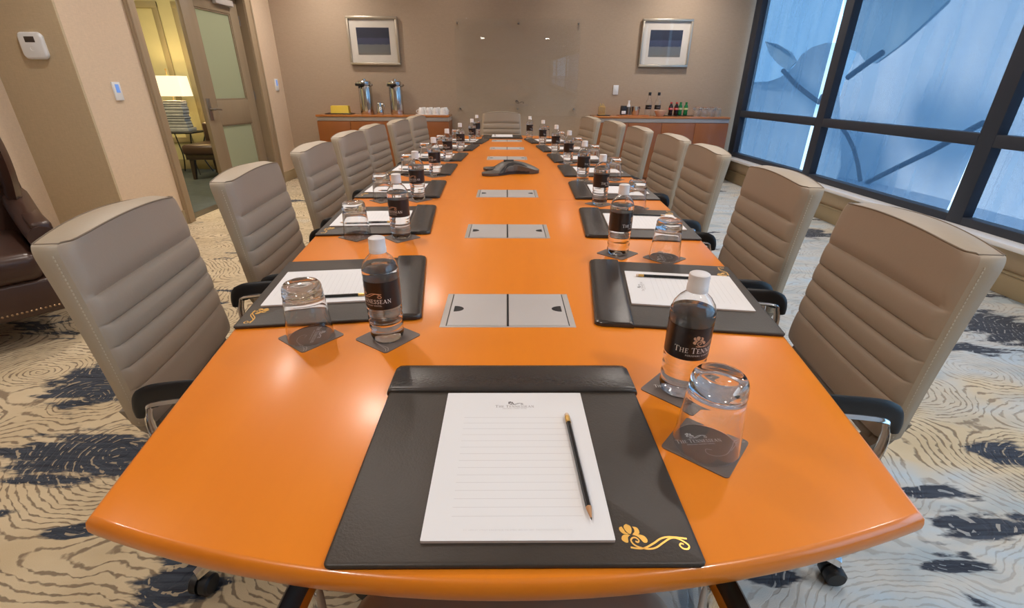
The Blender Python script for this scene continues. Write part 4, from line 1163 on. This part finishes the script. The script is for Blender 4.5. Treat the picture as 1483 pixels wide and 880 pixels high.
b = MB(); o_ = rrect(-.084, .084, -.084, .084, .034, 6); rm = Matrix.Rotation(pi / 2, 4, 'X')
b.rings([[rm @ Vector((q[0], q[1], z)) for q in inset(o_, i_)] for i_, z in ((.004, 0), (0, .008), (.001, .020), (.006, .026), (.014, .028))]); b.build('case', M['white'], t, smooth=50)
b = MB(); b.box(-.034, .034, -.0292, -.026, .020, .056, .001); b.build('screen', M['lcddark'], t)
b = MB(); b.lathe([(.016, .027), (.018, .0295), (.014, .0295), (.013, .028), (0, .028)], 24, Matrix.Translation((0, 0, -.018)) @ rm); b.build('button', M['white'], t)

# ------------------------------------------------------------------ wing armchair at the left edge
ac = thing('wing_armchair', 'dark brown leather wing armchair with brass nailheads, at the left edge', 'armchair', (-2.76, 2.20, 0))
# local: sitter faces +y?  (rotated so +y looks into the room)
ac.rotation_euler.z = radians(-131)
b = MB(); b.box(-.40, .40, -.36, .40, .16, .34, .02, 3); b.build('seat_base', M['darkleather'], ac)
b = MB(); b.box(-.30, .30, -.26, .415, .335, .475, .045, 4); b.build('seat_cushion', M['darkleather'], ac)
bk = MB(); rows = []
for k in range(15):
    v = k / 14; z = .34 + .80 * v; w = .33 + .05 * sin(pi * min(1, v * 1.2)) - .06 * max(0, v - .85) / .15; y = -.27 - .14 * v
    dp = .07 * (1 - .5 * max(0, v - .9) / .1)
    rows.append([(-w, y - dp * .6, z), (-w * 1.02, y, z), (-w * .9, y + dp * .7, z), (-w * .45, y + dp * (1.0 + .15 * sin(v * 12)), z), (0, y + dp * 1.05, z), (w * .45, y + dp * (1.0 + .15 * sin(v * 12)), z), (w * .9, y + dp * .7, z), (w * 1.02, y, z), (w, y - dp * .6, z), (0, y - dp, z)])
bk.rings(rows); bk.build('backrest', M['darkleather'], ac, smooth=60)
for sx in (-1, 1):
    w = MB(); rows = []
    for k in range(13):
        v = k / 12; z = .62 + .50 * v; reach = .20 * sin(pi * min(1, .18 + .82 * v)) ** .8 + .05
        y0 = -.34 - .10 * v; x = sx * (.335 + .02 * sin(pi * v)); q = .034
        rows.append([(x - sx * q, y0, z), (x - sx * q, y0 + reach * .5, z), (x - sx * q * .8, y0 + reach * .9, z), (x, y0 + reach + .02, z), (x + sx * q * .8, y0 + reach * .9, z), (x + sx * q, y0 + reach * .5, z), (x + sx * q, y0, z)])
    w.rings(rows); w.build('wing', M['darkleather'], ac, smooth=60)
    a = MB(); rows = []
    for k in range(13):
        v = k / 12; y = -.33 + .70 * v; zt = .68 - .10 * (1 - (1 - v) ** 2); r = .062 - .006 * v
        rows.append([(sx * .345 + r * cos(q) * (1.0), y, zt - .055 + r * sin(q)) for q in [2 * pi * i / 16 for i in range(16)]])
    a.rings(rows); a.box(min(sx * .315, sx * .395), max(sx * .315, sx * .395), -.33, .36, .30, .60, .015); a.build('arm', M['darkleather'], ac, smooth=60)
    for y in (-.32, .35):
        l = MB(); l.rings([[(sx * .35 + c_ * .028, y + d_ * .028, .165) for c_, d_ in ((-1, -1), (1, -1), (1, 1), (-1, 1))], [(sx * .355 + c_ * .018, y + d_ * .018, 0) for c_, d_ in ((-1, -1), (1, -1), (1, 1), (-1, 1))]]); l.build('leg', M['dark'], ac)
nl = MB()
for k in range(46):
    u = -.385 + .77 * k / 45; nl.lathe([(0, .004), (.004, .002), (.0055, 0)], 8, Matrix.Translation((u, .401, .195)) @ Matrix.Rotation(-pi / 2, 4, 'X'))
    s_ = -.34 + .72 * k / 45
    for sx in (-1, 1): nl.lathe([(0, .004), (.004, .002), (.0055, 0)], 8, Matrix.Translation((sx * .401, s_, .195)) @ Matrix.Rotation(sx * pi / 2, 4, 'Y'))
nl.build('nailheads', M['nail'], ac)

# ------------------------------------------------------------------ ceiling downlights (the room's lamps)
WARM = (1.0, .905, .82)
dl0 = None
DL = [(-1.08, 2.10, 30), (1.28, 2.02, 30), (-1.08, 4.2, 30), (1.28, 4.2, 30), (-1.08, -.3, 30), (1.28, -.3, 30),
      (-2.35, 3.15, 32), (-2.35, 5.1, 34), (-2.30, 6.45, 36), (2.35, 1.0, 22), (2.35, 3.15, 22), (2.35, 5.1, 28), (2.25, 6.45, 36), (-2.45, 1.0, 20), (-.75, 6.45, 7), (.95, 6.45, 10)]
dlm = emission('downlight_lens', (1.0, .90, .80), 2.5)
for q, (x, y, wt) in enumerate(DL):
    if dl0 is None:
        t = thing('ceiling_downlight', 'x', 'downlight', group='recessed ceiling downlights')
        b = MB(); b.lathe([(.077, 0), (.100, -.004), (.102, 0), (.10, .004)], 32); b.build('trim_ring', M['white'], t)
        b = MB(); b.lathe([(0, -.001), (.076, -.001)], 32); b.build('lens', dlm, t); dl0 = t
    else: t = copy_tree(dl0)
    t.location = (x, y, ZC - .002); t['label'] = 'recessed ceiling downlight above the meeting room'
    ld = bpy.data.lights.new('downlight_beam', 'AREA'); ld.shape = 'DISK'; ld.size = .152; ld.energy = wt * .43; ld.color = WARM; ld.spread = radians(150)
    lo = bpy.data.objects.new('downlight_beam', ld); COL.objects.link(lo); lo.location = (x, y, ZC - .012)
ld = bpy.data.lights.new('lamp_bulb', 'POINT'); ld.energy = 16; ld.color = (1.0, .74, .36); ld.shadow_soft_size = .05
lo = bpy.data.objects.new('lamp_bulb', ld); COL.objects.link(lo); lo.location = (TX, TY + .02, TZ + .62)
for x, y, e in ((-5.2, 5.0, 42), (-4.2, 6.2, 22)):
    ld = bpy.data.lights.new('lobby_downlight', 'AREA'); ld.shape = 'DISK'; ld.size = .2; ld.energy = e; ld.color = (1, .86, .60)
    lo = bpy.data.objects.new('lobby_downlight', ld); COL.objects.link(lo); lo.location = (x, y, ZC - .02)

# ------------------------------------------------------------------ daylight
wd = bpy.data.worlds.new('overcast_sky'); SC.world = wd; wd.use_nodes = True; nt = wd.node_tree; nt.nodes.clear(); n = N(nt)
tc = n('ShaderNodeTexCoord'); sep = n('ShaderNodeSeparateXYZ', {0: tc.outputs['Generated']})
cl = n.noise(n('ShaderNodeMapping', {0: tc.outputs['Generated'], 'Scale': (2, 2, 5)}).outputs[0], 2.0, 4.0)
zf = n.math('ADD', sep.outputs[2], n.math('MULTIPLY', n.math('SUBTRACT', cl, .5), .12))
col = n.ramp(zf, [(0, (.52, .92, 1.32)), (.25, (.56, .94, 1.32)), (1, (.42, .78, 1.25))])
bg = n('ShaderNodeBackground', {0: col, 1: 2.3}); wo = n('ShaderNodeOutputWorld'); nt.links.new(bg.outputs[0], wo.inputs[0])

sl = bpy.data.lights.new('sun', 'SUN'); sl.energy = 6.5; sl.angle = radians(12); sl.color = (1, .90, .80)
so = bpy.data.objects.new('sun', sl); COL.objects.link(so); so.rotation_euler = Vector((.80, .25, -.62)).to_track_quat('-Z', 'Y').to_euler()

# ------------------------------------------------------------------ render settings
vs_ = SC.view_settings
SC.display_settings.display_device = 'sRGB'
vs_.view_transform = 'Standard'; vs_.look = 'None'; vs_.gamma = 1.0; vs_.use_curve_mapping = False; vs_.exposure = 0.0
cy = SC.cycles
cy.use_denoising = True
try: cy.denoiser = 'OPENIMAGEDENOISE'; cy.denoising_input_passes = 'RGB_ALBEDO_NORMAL'
except Exception: pass
cy.max_bounces = 14; cy.diffuse_bounces = 5; cy.glossy_bounces = 5; cy.transmission_bounces = 14; cy.transparent_max_bounces = 16
cy.caustics_reflective = False; cy.caustics_refractive = True; cy.blur_glossy = .6
cy.sample_clamp_indirect = 6.0
